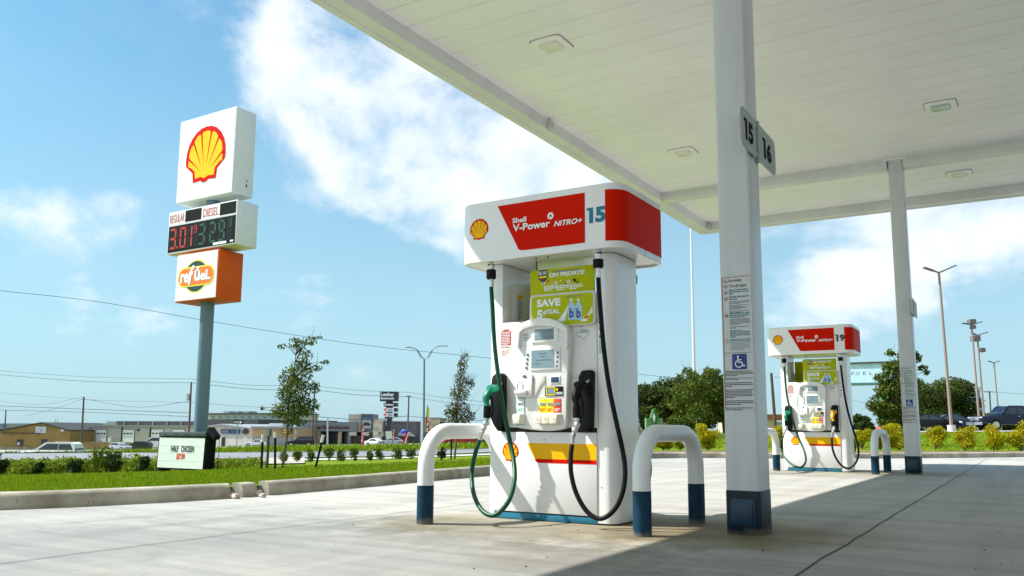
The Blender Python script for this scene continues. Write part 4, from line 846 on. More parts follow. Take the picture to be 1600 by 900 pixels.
    def hose(top, mids, bot, mt, name):
        Ht = W3(top[0], top[1], BY0-.13); Ht.z = KZ0
        m = M(); z = lambda py: W3(top[0], py, BY0-.13)
        q = [z(p) for p in top[2]]
        m.tube([(q[0].x, q[0].y, KZ0+.005), q[1]], .020, 14); m.tube([q[1], q[2]], .026, 14); m.tube([q[2], q[3]], .022, 14); sw = build('breakaway_fitting', m, METAL, t, smooth=40)
        m = M(); m.tube([q[2]+Vector((0, 0, -.004)), q[2].lerp(q[3], .1), q[3].lerp(q[2], .15), q[3]], [.034, .038, .038, .030], 16); m.tube([q[1]+Vector((0, 0, .006)), q[1]-Vector((0, 0, .006))], .026, 14); build('breakaway_sleeve', m, BLACK, sw, smooth=40)
        m = M(); m.tube([q[3], q[4]], .017, 12); m.tube([q[4], q[5]], .0205, 12); build('ferrule', m, METAL, sw, smooth=40)
        P(sw)
        pts = [q[5]]+[W3(a, b, BY0-d) for a, b, d in mids]+[W3(*bot, BY0-.20)]
        cm = catmull(pts, 7); m = M(); m.tube(cm, .0165, 14); ho = build(name, m, mt, t, smooth=60); P(ho); return ho
    hose((767.5, 412, (409, 414.5, 421, 436.5, 441, 448.5)), [(769.5, 480, .11), (773, 540, .09), (779, 590, .10), (787, 640, .11), (797, 690, .13), (803, 722, .19), (804, 750, .28), (797, 778, .40), (784, 797, .48), (770, 805.5, .51), (755, 799, .49), (743, 780, .41), (737.5, 755, .31), (738.5, 728, .25), (744.5, 702, .22)], (749.5, 688), GREENH, 'hose')
    hose((934.8, 388, (386, 396, 404.5, 419, 424, 434)), [(937.5, 475, .13), (943, 540, .13), (951, 600, .14), (961, 650, .15), (971, 695, .17), (976.5, 730, .19), (974, 765, .21), (961, 795, .23), (939, 810.5, .245), (918, 800, .25), (901, 772, .25), (892.5, 740, .24), (892, 712, .22)], (893.8, 695), BLACK, 'hose')
    # underside bits
    for a, b in ((838, 398.5), (856, 396)): m = M(); c = W3(a, b+1.5, 5.30); m.blob((c.x, 5.30, KZ0-.002), (.012, .008, .005), n=4); build('underside_clip', m, GAP, crown)
    m = M()
    m.tube([(W(838.5, 405, BY0-.01)[0], BY0-.01, KZ0), (W(838.5, 405, BY0-.01)[0], BY0-.01, zt+.0)], .004, 6); build('underside_hook', m, GAP, crown)
    for o in face:                                  # the far side carries the same fittings, turned half round
        def rc(o_, par, rot):
            c = o_.copy(); COL.objects.link(c); c.parent = par; ORG[c.name] = ORG[o_.name]
            if rot: c.rotation_euler = (0, 0, math.pi)
            if o_.name.split('.')[0] in ('hose', 'nozzle', 'splash_guard'):       # the far side shows black hoses only
                c.material_slots[0].link = 'OBJECT'; c.material_slots[0].material = BLACK
            for ch in list(o_.children): rc(ch, c, False)
        rc(o, o.parent, True)
    c = pn.copy(); COL.objects.link(c); c.parent = crown; c.rotation_euler = (0, 0, math.pi)
    return t
p15 = make_pump('15', TEAL, BLACK, 'black'); p15['label'] = 'large white fuel pump numbered 15 with red crown panel, green and black nozzles'
p19 = make_pump('19', INK, YELP, 'yellow'); p19.location = PC+Vector((-.03, DY2, 0)); p19['label'] = 'smaller distant white fuel pump numbered 19 with a yellow right nozzle'

# ------------------------------------------------------------------ roadside pylon and message board
gz = lambda px, D: (lambda P: Vector((P.x, P.y, TH(P.x, P.y))))(PD(px, 690, D))
XPY, YPY = -20.92, 16.49
py_ = thing('pylon_sign', (XPY, YPY, -.6), 'tall roadside pylon with shell emblem, fuel price display and orange box sign', 'pylon sign')
m = M(); m.tube([(XPY, YPY, -1.2), (XPY, YPY, 10)], .20, 28); build('pole', m, POLE, py_, smooth=60)
def cab(w_, t_, z0, z1, mt, name): m = M(); m.box(XPY-w_/2, XPY+w_/2, YPY-t_/2, YPY+t_/2, z0, z1); return build(name, m, mt, py_, bevel=.02)
c1 = cab(2.6, .76, 7.53, 10.2, SGNS, 'emblem_cabinet'); f = FRT(YPY-.38)
m = M(); rect(m, f, XPY-1.27, XPY+1.27, 7.56, 10.17, .004); build('sign_face', m, SGNW, c1, smooth=0)
o = shell('shell_emblem', f, XPY+.0, 8.90, 1.83, 1.83, c1, .012)
m = M(); c = PX(381, 288, XPY+1.3); m.blob((XPY+1.3, c.y+.1, c.z-.02), (.02, .03, .05), n=5); m.blob((XPY+1.3, c.y+.1, c.z+.12), (.02, .02, .03), n=5); build('cable_gland', m, INK, c1)
c2 = cab(3.14, .78, 5.95, 7.29, SGNS, 'price_cabinet'); f = FRT(YPY-.39)
x0, x1 = XPY-1.57, XPY+1.57
m = M(); rect(m, f, x0+.03, x1-.03, 6.86, 7.27, .004, 0); rect(m, f, x0+.04, x1-.04, 6.0, 6.83, .004, 1); rect(m, f, x0+.80, x0+1.55, 6.89, 7.25, .007, 1); rect(m, f, x0+2.38, x1-.05, 6.89, 7.25, .007, 1)
for k_ in range(8): rect(m, f, x0+.09+k_*.375, x0+.36+k_*.375, 6.06, 6.79, .006, 2)
rect(m, f, x1-.98, x1-.40, 6.02, 6.09, .010, 3); rect(m, f, x1-.24, x1-.10, 6.04, 6.09, .010, 3); build('price_panel', m, [SGNW, mat('led_panel_black', (.005, .007, .009), .6, spec=.1), mat('led_module', (.010, .014, .018), .6, spec=.1), LIMED], c2, smooth=0)
text('lettering', 'REGULAR', f, x0+.07, x0+.76, 6.93, 7.19, mat('lettering_red', (.48, .08, .06), .5), c2, .009, .01); text('lettering', 'DIESEL', f, x0+1.63, x0+2.32, 6.93, 7.19, bpy.data.materials['lettering_red'], c2, .009, .01)
SEG = {'0': 'abcdef', '1': 'bc', '2': 'abged', '3': 'abgcd', '9': 'abcdfg', '5': 'afgcd'}
def led(ch, u, v, w_, h_, t_, mt, nm='led_digit'):
    m = M(); S = {'a': [(0, 1), (1, 1)], 'b': [(1, 1), (1, .5)], 'c': [(1, .5), (1, 0)], 'd': [(0, 0), (1, 0)], 'e': [(0, 0), (0, .5)], 'f': [(0, .5), (0, 1)], 'g': [(0, .5), (1, .5)]}
    for q in SEG[ch]: stroke(m, f, [(u+a*w_, v+b*h_) for a, b in S[q]], t_, .010)
    build(nm, m, mt, c2, smooth=0)
led('3', x0+.17, 6.13, .22, .58, .07, LEDR); led('0', x0+.63, 6.13, .22, .58, .07, LEDR); led('1', x0+.93, 6.13, .22, .58, .07, LEDR); led('9', x0+1.27, 6.52, .10, .20, .035, LEDR)
m = M(); rect(m, f, x0+.46, x0+.53, 6.10, 6.17, .01); build('led_dot', m, LEDR, c2, smooth=0)
led('3', x0+1.52, 6.13, .22, .58, .07, LEDG); led('2', x0+2.0, 6.13, .22, .58, .07, LEDG); led('9', x0+2.40, 6.13, .22, .58, .07, LEDG); led('9', x0+2.83, 6.52, .10, .20, .035, LEDG)
c3 = cab(1.90, .90, 4.39, 5.87, ORNG, 'box_sign'); f = FRT(YPY-.45)
m = M(); rect(m, f, XPY-.94, XPY+.90, 4.43, 5.84, .006, 0)
ell = lambda cu, cv, a, b: [(cu+a*math.cos(R(t)), cv+b*math.sin(R(t))) for t in range(0, 360, 12)]
cu, cv = XPY-.03, 5.13; flat(m, f, ell(cu, cv, .56, .50), .009, 1); flat(m, f, ell(cu, cv, .52, .465), .012, 2)
rr_ = lambda a, b, r: [(cu+x, cv+.0+y) for x, y in rrect(-a, a, -b, b, r, 6)]
flat(m, f, rr_(.82, .30, .28), .015, 1); flat(m, f, rr_(.78, .26, .25), .018, 3)
build('sign_face', m, [SGNW, GOLD, DKTEAL, mat('badge_orange', (.80, .17, .01), .4)], c3, smooth=0)
text('lettering', 're', f, cu-.69, cu-.30, cv-.17, cv+.12, LIMED, c3, .024, .04); text('lettering', 'f', f, cu-.32, cu-.06, cv-.24, cv+.34, LIMED, c3, .026, .04, shear=.25); text('lettering', 'ú', f, cu-.05, cu+.20, cv-.15, cv+.28, LIMED, c3, .024, .04); text('lettering', 'eL', f, cu+.22, cu+.68, cv-.15, cv+.16, LIMED, c3, .024, .04)

A_ = PD(243.5, 733, 24.2)
ux = Vector((1, 0, 0)); back = Vector((0, 1, 0)); O = Vector((A_.x, A_.y, TH(A_.x, A_.y)+.03)); wB = 2.05
lean = Vector((.03, 0, 0)); up = (Vector((0, 0, 1))+ux*.05).normalized()
bd = thing('message_board', O, 'portable letter board on the lawn reading HALF CHICKEN in black', 'message board')
zb = .07
def bo(u0, u1, v0, v1, d0, d1, mt, name, par=bd, bev=.01):
    m = M(); pts = [O+ux*u+up*(zb+v)+back*d for d in (d0, d1) for v in (v0, v1) for u in (u0, u1)]
    m.add(pts, [(0, 1, 3, 2), (4, 6, 7, 5), (0, 4, 5, 1), (2, 3, 7, 6), (0, 2, 6, 4), (1, 5, 7, 3)]); return build(name, m, mt, par, bevel=bev)
cabm = bo(0, wB, 0, .92, 0, .34, BLACKM, 'cabinet'); hd_ = bo(.04, wB-.02, .925, 1.05, -.03, .22, mat('lamp_housing', (.05, .065, .08), .5), 'lamp_housing')
fb = Fr(O+up*zb, ux, up); fb.N = -back
m = M()
for k_ in range(4): u = .30+k_*.48; c = O+ux*u+up*(zb+.985)-back*.032; m.tube([c, c-back*.008], .022, 10)
build('lamp_hole', m, GAP, hd_)
m = M(); rect(m, fb, .045, wB-.055, .045, .885, .004, 0)
for k_ in range(1, 40): u = .045+k_*(wB-.10)/40; rect(m, fb, u-.004, u+.004, .045, .885, .006, 1)
for k_ in range(1, 4): v = .045+k_*.21; rect(m, fb, .045, wB-.055, v-.008, v+.008, .008, 2)
build('letter_panel', m, [mat('panel_pale', (.76, .79, .78), .35), mat('panel_rib', (.55, .64, .61), .4), mat('panel_rail', (.74, .78, .76), .4)], cabm, smooth=0)
text('lettering', 'HALF', fb, .60, .92, .49, .67, INK, cabm, .012, .03); text('lettering', 'CHICKEN', fb, 1.04, 1.58, .49, .67, INK, cabm, .012, .03)
text('price_lettering', '$7.99', fb, .86, 1.22, .27, .45, mat('price_red', (.60, .05, .02), .5), cabm, .012, .045)
m = M(); c = O+ux*(wB+.02)+up*(zb+.95)+back*.10
m.obox(c+ux*.14+up*.06, ux*.15+up*-.12, back*.10, up*.05+ux*.03); m.obox(c+ux*.02-up*.08, ux*.02, back*.08, up*.12); build('rear_bracket', m, BLACKM, bd)
m = M(); m.obox(O+ux*.12+back*.15, ux*.08, back*.2, up*.06); m.obox(O+ux*(wB-.12)+back*.15, ux*.10, back*.2, up*.06); build('skid', m, BLACKM, bd)
m = M(); c = O+ux*(wB+.17)+back*.3; m.tube([c+up*.9, c+up*.45+ux*.02, c+up*.05], .008, 6)
m.tube([c+ux*.05+(ux*math.cos(R(a))+up*math.sin(R(a)))*.11+up*.22 for a in range(0, 361, 20)], .009, 6); m.tube([c-ux*.03+(ux*math.cos(R(a))*.7+up*math.sin(R(a)))*.12+up*.20 for a in range(0, 361, 20)], .009, 6)
build('power_cable', m, BLACK, bd)

# ------------------------------------------------------------------ foliage
def leaves(name, blobs, n, size, mt, parent, shell_=.55, flatten=.5, kind=None, droop=0):
    wts = np.array([b[3]*b[4]*b[5] for b in blobs], float)**.8; wts /= wts.sum(); idx = RNG.choice(len(blobs), n, p=wts); B = np.array(blobs)[idx]
    d = RNG.normal(size=(n, 3)); d /= np.linalg.norm(d, axis=1)[:, None]; r = RNG.uniform(shell_**3, 1.08, n)**(1/3); r *= RNG.uniform(.86, 1.06, n)
    C = B[:, :3]+d*r[:, None]*B[:, 3:6]
    nr = RNG.normal(size=(n, 3))+d*.6; nr[:, 2] += flatten; nr /= np.linalg.norm(nr, axis=1)[:, None]
    a = np.cross(nr, RNG.normal(size=(n, 3))); a /= np.linalg.norm(a, axis=1)[:, None]; b = np.cross(nr, a); s = (size*RNG.uniform(.6, 1.4, n))[:, None]
    V = np.stack([C-a*s, C-b*s*.42, C+a*s, C+b*s*.42], 1).reshape(-1, 3); F = np.arange(4*n).reshape(n, 4)
    o = raw(name, V, F, mt, parent)
    if kind: tag(o, None, kind=kind)
    return o
def clumpy(c, rx, rz, n, sub=.42, seed=0, up=.0):
    rn = random.Random(seed); o = []
    for i in range(n):
        a = rn.uniform(0, 2*math.pi); q = rn.uniform(-1, 1); k_ = rn.uniform(.45, 1.0)
        o.append((c[0]+math.cos(a)*rx*k_*math.sqrt(1-q*q*.7), c[1]+math.sin(a)*rx*k_*math.sqrt(1-q*q*.7), c[2]+q*rz*k_+up, rx*sub*rn.uniform(.6, 1.25), rx*sub*rn.uniform(.6, 1.25), rz*sub*rn.uniform(.55, 1.1)))
    return o
def bigtree(name, px, D, top, halfw_px, ybot, n, lsize, label, mt=LEAFD, group=None, seed=1, clumps=26, trunks=3, cat='tree', trunk_r=.16, yb=None):
    G = gz(px, D); sc = D/FPX; t = thing(name, G, label, cat, group); zt = PD(px, top, D).z; zb_ = PD(px, ybot, D).z; rw = halfw_px*sc; c = (G.x, G.y, (zt+zb_)/2)
    bl = clumpy(c, rw, (zt-zb_)/2, int(clumps*1.4), .44, seed); rn = random.Random(seed+9); m = M()
    for i in range(trunks):
        a = rn.uniform(0, 6.28); off = Vector((math.cos(a), math.sin(a), 0))*rw*.10*(trunks > 1)
        base = G+off-Vector((0, 0, .2)); mid = Vector((c[0], c[1], zb_+.25*(zt-zb_)))+off*3.2
        for j in range(4):
            b = bl[rn.randrange(len(bl))]; e = Vector(b[:3]); m.tube(catmull([base, base.lerp(mid, .6)+off*.2, mid, mid.lerp(e, .6)+Vector((0, 0, .1)), e], 3), [trunk_r*(1-.075*k_) for k_ in range(13)], 7)
    build('trunk', m, BARK, t, smooth=60); leaves('crown', bl, n, lsize, mt, t); return t
bigtree('oak_tree', 1032, 66, 604, 40, 676, 22000, .13, 'broad dark green tree behind the green roadside sign', LEAFD, 'trees beyond the pumps', 3, 26, 3)
bigtree('oak_tree', 1092, 62, 576, 42, 668, 27000, .12, 'tallest dark green tree of the clump left of the big column', LEAFM, 'trees beyond the pumps', 4, 30, 5)
bigtree('oak_tree', 1010, 72, 620, 30, 700, 8000, .15, 'low round dark tree at the left edge of the clump by the green sign', LEAFD, 'trees beyond the pumps', 5, 16, 2)
bigtree('oak_tree', 1062, 70, 590, 44, 672, 20000, .13, 'dark tree filling the middle of the clump, between the green sign and the big column', LEAFD, 'trees beyond the pumps', 21, 26, 3)
bigtree('oak_tree', 1135, 70, 600, 30, 655, 13000, .13, 'dark tree partly hidden behind the big column', LEAFD, 'trees beyond the pumps', 15, 18, 4)
bigtree('oak_tree', 1452, 105, 598, 66, 668, 36000, .17, 'huge spreading dark oak behind the parked cars', LEAFD, 'trees beyond the pumps', 6, 36, 2, trunk_r=.3)
bigtree('oak_tree', 1500, 108, 634, 32, 676, 5000, .20, 'right-hand low lobe of dark trees beside the blue billboard', LEAFD, 'trees beyond the pumps', 8, 16, 2)
bigtree('bush', 1350, 60, 651, 18, 678, 3000, .13, 'round dark bush behind the hoop bollard of pump 19', LEAFD, None, 7, 12, 1, 'bush')
bigtree('bush', 1030, 52, 661, 13, 678, 1800, .07, 'pinkish flowering bush beside the green roadside sign', LEAFP, None, 17, 10, 1, 'bush')
bigtree('bush', 1063, 54, 650, 20, 680, 2600, .10, 'light green bush to the right of the pink flowering bush', LEAFM, None, 18, 12, 1, 'bush')
for i, (px, hw, top) in enumerate(((1535, 30, 652), (1575, 34, 646), (1610, 34, 642), (1530, 20, 640))):
    bigtree('tree', px, 150, top, hw, 676, 3200, .28, ['bright green distant tree behind the nose of the pickup', 'bright green distant tree behind the pickup cab', 'bright green distant tree at the right picture edge', 'bright distant tree under the blue billboard'][i], LEAFM, 'distant bright trees', 30+i, 12, 1)
def youngtree(px, D, ybase, blobs_px, n, lsize, mt, label, lean=0, seed=1, twigs=18, topy=None, trunk_r=.03, group='young trees in the grass', mix=None):
    G = gz(px, D); t = thing('young_tree', G, label, 'tree', group); rn = random.Random(seed); bl = []
    for a, b, ra, rb in blobs_px:
        P = PD(a, b, D)+HD*rn.uniform(-.5, .5)*ra*D/FPX; bl.append((P.x, P.y, P.z, ra*D/FPX, ra*D/FPX, rb*D/FPX))
    m = M(); T = PD(px+lean, topy, D); st = [G-Vector((0, 0, .15)), G.lerp(T, .25)+HR*.03, G.lerp(T, .5)-HR*.02, G.lerp(T, .75)+HR*.02, T]
    ct = catmull(st, 4); m.tube(ct, [trunk_r*(1-.85*i/(len(ct)-1)) for i in range(len(ct))], 8); build('trunk', m, BARK, t, smooth=60)
    m = M()
    for b in bl:
        for q in range(2):
            e = Vector(b[:3])+Vector((rn.uniform(-1, 1)*b[3]*.8, rn.uniform(-1, 1)*b[4]*.8, rn.uniform(0, 1)*b[5])); z0 = max(G.z+.3*(T.z-G.z), e.z-abs(rn.gauss(.5, .25))*(.2+b[3]*2)); f_ = min(.97, (z0-G.z)/(T.z-G.z)); s0 = ct[int(f_*(len(ct)-1))]
            m.tube(catmull([s0, s0.lerp(e, .5)+Vector((0, 0, .04)), e], 3), [trunk_r*.35*(1-.12*i) for i in range(7)], 5)
    for i in range(twigs):
        b = bl[rn.randrange(len(bl))]; s0 = Vector(b[:3]); dr = Vector((rn.uniform(-1, 1), rn.uniform(-1, 1), rn.uniform(.4, 1.6))).normalized(); m.tube([s0, s0+dr*b[3]*1.6, s0+dr*b[3]*2.3+Vector((0, 0, .05))], [.006, .004, .002], 4)
    build('branches', m, BARK, t, smooth=0); leaves('crown', bl, n, lsize, mt, t, .0, .2); return t
youngtree(442, 20, 741, [(463, 612, 26, 22), (455, 640, 30, 18), (470, 585, 20, 22), (448, 590, 14, 16), (476, 560, 14, 16), (466, 538, 15, 12), (487, 533, 12, 8), (440, 541, 8, 6), (498, 528, 7, 3), (480, 635, 22, 16), (430, 645, 12, 8), (495, 575, 10, 6), (508, 566, 7, 3), (410, 640, 5, 5), (490, 605, 12, 10), (445, 615, 14, 12), (460, 660, 20, 7)], 4000, .039, LEAFM, 'young leafy tree standing between stakes on the lawn', 22, 3, 6, 530, .035)
youngtree(710, 31, 731, [(716, 655, 22, 9), (716, 638, 20, 12), (718, 615, 17, 14), (720, 592, 13, 14), (722, 572, 9, 12), (735, 600, 8, 8), (705, 645, 12, 8), (735, 650, 9, 8), (726, 558, 6, 8)], 2600, .045, LEAFB, 'sparse conical young tree left of pump 15 with bare twigs on top', 10, 5, 46, 555, .045)
youngtree(1397, 32, 700, [(1400, 640, 26, 16), (1392, 610, 22, 16), (1412, 600, 24, 16), (1385, 660, 16, 12), (1420, 640, 18, 16), (1400, 575, 20, 14), (1418, 556, 16, 12), (1380, 590, 14, 8), (1375, 640, 14, 14), (1362, 634, 9, 8), (1440, 575, 8, 5), (1448, 582, 6, 4), (1410, 665, 12, 10), (1390, 552, 8, 6), (1430, 560, 10, 8)], 6500, .075, LEAFM, 'young light green tree beside the far column', 6, 6, 12, 550, .05)
youngtree(1086, 34, 690, [(1090, 600, 16, 14), (1078, 620, 14, 12), (1100, 615, 14, 14), (1075, 578, 8, 5), (1108, 585, 9, 7), (1092, 640, 16, 12), (1120, 580, 6, 4)], 2300, .06, LEAFM, 'thin light green young tree in front of the dark clump', 6, 8, 30, 578, .035)
def shrub(px, yb, yt, hw, D, n, ls, mt, label, group, name='shrub', seed=1, stems=5):
    G = gz(px, D); sc = D/FPX; t = thing(name, G, label, 'shrub', group); hw *= 1.25; h_ = (yb-yt)*sc*1.08; w_ = hw*sc; rn = random.Random(seed); bl = []
    for i in range(10): a = rn.uniform(0, 6.28); q = rn.uniform(0, 1); bl.append((G.x+math.cos(a)*w_*.55*rn.uniform(.2, 1), G.y+math.sin(a)*w_*.55*rn.uniform(.2, 1), G.z+h_*(.22+.62*q), w_*.42, w_*.42, h_*.22))
    m = M()
    for b in bl[:stems]: m.tube([G, Vector(b[:3]).lerp(G, .3), Vector(b[:3])+Vector((0, 0, h_*.1))], [.012, .008, .004], 5)
    build('stems', m, BARK, t, smooth=0); leaves('foliage', bl, n, ls, mt, t, .0, .1); return t
wh = ['leftmost small shrub in the row behind the lawn, right of the young tree trunk', 'second small shrub of the row behind the lawn', 'third small shrub of the row, left of the leaning stake top', 'fourth small shrub of the row, right of the leaning stake', 'fifth small shrub of the row, close beside the fourth', 'sixth shrub of the row with upright shoots', 'seventh small shrub of the row, below the showroom pylon', 'eighth shrub of the row, touching the seventh', 'ninth shrub of the row behind the lawn', 'tenth shrub of the row with splayed bare shoots', 'eleventh shrub of the row, left of the white hoop bollard']
for i, (px, yb, yt, hw) in enumerate(((443, 725, 709, 9), (466, 725, 707, 9), (487, 723, 704, 9), (515, 722, 702, 10), (533, 721, 704, 9), (554, 718, 699, 9), (578, 717, 702, 7), (595, 717, 699, 8), (621, 717, 700, 10), (643, 717, 699, 9), (662, 716, 699, 9))):
    shrub(px, yb, yt, hw, 32.5+.15*i, 420, .045, LEAFM, wh[i], 'small shrubs in a row behind the lawn', seed=40+i)
shrub(690, 719, 701, 8, 30, 420, .045, WEEDD, 'round dark shrub on a thin stem seen through the white hoop bollard', None, seed=60)
yl = ['yellow-green shrub seen through the hoop bollard, left one', 'yellow-green shrub seen through the hoop bollard, right one', 'yellow-green shrub touching the big column on its left', 'yellow-green shrub peeking right of the big column', 'yellow-green shrub behind pump 19 on its right', 'yellow-green shrub between the far hoop bollard and the far column', 'broad yellow-green shrub left of the far column', 'yellow-green shrub just right of the far column', 'second yellow-green shrub right of the far column', 'third yellow-green shrub right of the far column, below the pickup nose', 'tall yellow-green shrub at the right picture edge', 'low yellow-green shrub left of the hoop bollard beside pump 15']
for i, (px, yb, yt, hw) in enumerate(((1036, 711, 682, 17), (1062, 711, 678, 16), (1106, 710, 672, 20), (1216, 711, 676, 16), (1347, 709, 680, 15), (1375, 709, 676, 17), (1405, 709, 672, 22), (1461, 707, 672, 19), (1507, 707, 671, 20), (1552, 707, 667, 20), (1594, 706, 664, 22), (1012, 711, 684, 12))):
    shrub(px, yb, yt, hw, 25.2 if px < 1300 else 26.5, 3800, .028, LEAFY, yl[i], 'yellow-green shrubs behind the forecourt', seed=70+i, stems=8)
# stakes
def stake(a, b, D, top, label, mt=BLACKM):
    P0 = gz(a[0], D)-Vector((0, 0, .1)); P1 = PD(*b, D); t = thing('tree_stake', P0, label, 'stake', 'metal stakes around the young trees'); m = M(); m.tube([P0, P1], .028, 6); build('post', m, mt, t)
    if top: m = M(); d = (P1-P0).normalized(); m.tube([P1-d*top, P1+d*.02], .036, 8); build('cap', m, SGNS, t)
stake((410, 740), (411, 680), 20.3, .16, 'upright stake left of the young lawn tree with pale wrapped cap'); stake((432, 742), (430, 676), 20, .12, 'upright stake just left of the young tree trunk')
stake((493, 740), (505, 681), 20.5, .16, 'leaning stake with pale cap right of the young lawn tree')
stake((690, 727), (691, 698), 29, 0, 'short stake at the dark shrub seen through the white hoop bollard'); stake((705, 727), (706, 672), 30, 0, 'stake left of the conical tree trunk'); stake((1112, 700), (1120, 676), 33, 0, 'dark leaning stake left of the big column')
m = M(); G = gz(413, 21); P = PD(413, 669, 21); m.box(G.x-.0, G.x+.0, G.y, G.y, 0, 0) if False else None
# weeds bank and lawn grass
def scatter(name, pxa, pxb, da, db, n, hmin, hmax, w_, mt, label, clump=0, seed=1, lean=.35, kd=False):
    rg = np.random.default_rng(seed); px = rg.uniform(pxa, pxb, n); D = rg.uniform(0, 1, n)
    V = np.zeros((n*3, 3)); cl_ = rg.uniform(.25, 1, 400)
    for i in range(n):
        s = (px[i]-800)/FPX/math.cos(PIT)*.99
        d0, d1 = (kerbD(s)+da, kerbD(s)+db) if kd else (da, db)
        DD = d0+(d1-d0)*D[i]; P = HD*DD+HR*(s*DD); hh = rg.uniform(hmin, hmax)*(cl_[int((px[i]*.21) % 400)] if clump else 1); a = rg.uniform(0, 6.28); dx, dy = math.cos(a)*w_, math.sin(a)*w_
        z = TH(P.x, P.y, d0-da if kd else None); b = rg.normal(0, lean, 2)*hh
        V[3*i] = (P.x-dx, P.y-dy, z-.02); V[3*i+1] = (P.x+dx, P.y+dy, z-.02); V[3*i+2] = (P.x+b[0], P.y+b[1], z+hh)
    o = raw(name, V, np.arange(3*n).reshape(n, 3), mt); return tag(o, label, kind='stuff')
scatter('lawn_grass', -60, 780, .16, 5, 42000, .02, .05, .006, BLADE, 'short mown grass blades along the kerb', kd=True, seed=3)
scatter('lawn_grass', -60, 780, 5, 19, 36000, .03, .065, .012, BLADE, 'short mown grass blades further up the lawn', kd=True, seed=4)
scatter('verge_grass', -60, 960, 62.5, 65, 9000, .15, .55, .06, BLADE, 'tall green grass on the verge beyond the road', seed=5, clump=1)
scatter('verge_grass', -60, 960, 66, 108, 9000, .2, .6, .10, BLADE, 'rough green grass beyond the far road edge', seed=6)
scatter('bank_grass', 978, 1640, 27, 58, 26000, .03, .10, .02, BLADE, 'mown grass on the slope below the street', seed=7)
def weeds(name, pxa, pxb, da, db, n, h0, h1, ls, mt, label, seed):
    rg = np.random.default_rng(seed); bl = []
    for i in range(90):
        px = rg.uniform(pxa, pxb); D = rg.uniform(da, db); P = gz(px, D); h_ = rg.uniform(h0, h1); bl.append((P.x, P.y, P.z+h_*.45, .32, .32, h_*.6))
    o = leaves(name, bl, n, ls, mt, None, 0, .0); return tag(o, label, kind='stuff')
weeds('weeds', -60, 243, 25.8, 28.5, 16000, .25, .55, .055, WEEDL, 'tangled bright green weeds along the back of the lawn', 11); weeds('weeds', 338, 408, 27, 30.5, 4500, .10, .30, .05, WEEDL, 'low green weeds right of the letter board', 12)
weeds('weeds', -60, 243, 28.5, 33, 7000, .15, .45, .06, WEEDL, 'second strip of weeds towards the road', 13)
for i, (px, yb, yt, hw) in enumerate(((2, 745, 712, 14), (62, 742, 722, 9), (118, 741, 718, 13), (174, 739, 709, 16), (226, 739, 716, 10))):
    shrub(px, yb, yt, hw, 25.6, 900, .05, WEEDD, ['dark bush among the weeds at the left picture edge', 'small dark bush in the weeds, second from the left', 'dark bush in the weeds, third from the left', 'largest dark bush in the weeds behind the tall stalks', 'dark bush in the weeds beside the letter board'][i], 'dark bushes in the weeds', seed=100+i)
G = gz(152, 25.4); t = thing('tall_weed', G, 'tall light green weed with arching leaves among the dark bushes', 'weed'); m = M(); rn = random.Random(4)
for i in range(26):
    b = rn.uniform(-.22, .42); hh = rn.uniform(.35, .85); p0 = G+HR*rn.uniform(-.05, .12); p1 = p0+HR*b*.35+Vector((0, 0, hh)); p2 = p1+HR*(b*.6)+Vector((0, 0, -.02)); p3 = p2+HR*b*.35-Vector((0, 0, .10))
    m.tube(catmull([p0, p0.lerp(p1, .5), p1, p2, p3], 3), [.012, .012, .012, .012, .014, .014, .014, .014, .012, .010, .007, .005, .003], 4)
build('blades', m, WEEDL, t, smooth=0)

# ------------------------------------------------------------------ buildings across the road
def wm(name, col, **k): return bpy.data.materials.get(name) or mat(name, col, **k)
TANW = wm('tan_stucco', (.27, .175, .045), rough=.8, noise=.12, nscale=.5); STONEW = wm('field_stone', (.30, .25, .18), rough=.9, noise=.4, nscale=1.2, col2=(.42, .36, .26))
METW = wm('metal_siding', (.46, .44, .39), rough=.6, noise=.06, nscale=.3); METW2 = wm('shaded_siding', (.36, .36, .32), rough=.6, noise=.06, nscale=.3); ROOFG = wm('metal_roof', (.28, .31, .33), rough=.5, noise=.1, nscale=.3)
TRIM = wm('dark_trim', (.035, .03, .025), rough=.6); DOORW = wm('roll_door_white', (.74, .75, .76), rough=.5); GLASSD = wm('dark_glass', (.02, .03, .035), rough=.12); GREYW = wm('grey_stucco', (.17, .185, .19), rough=.8, noise=.06, nscale=.3)
BEIGE = wm('beige_panel', (.46, .42, .35), rough=.8); BROWNW = wm('tan_siding', (.44, .29, .15), rough=.8, noise=.1, nscale=.4); FENCEM = wm('fence_board', (.25, .18, .065), rough=.9, noise=.15, nscale=.5)
DARKR = wm('dark_metal_roof', (.05, .05, .055), rough=.5); CHARC = wm('charcoal_wall', (.10, .105, .11), rough=.8, noise=.1, nscale=.3); LIMEST = wm('pale_limestone', (.62, .54, .40), rough=.9, noise=.25, nscale=.8, col2=(.75, .69, .58)); YSTONE = wm('yellow_limestone', (.40, .31, .12), rough=.9, noise=.35, nscale=1.1, col2=(.52, .48, .36)); WINB = wm('window_blue', (.16, .24, .30), rough=.2)
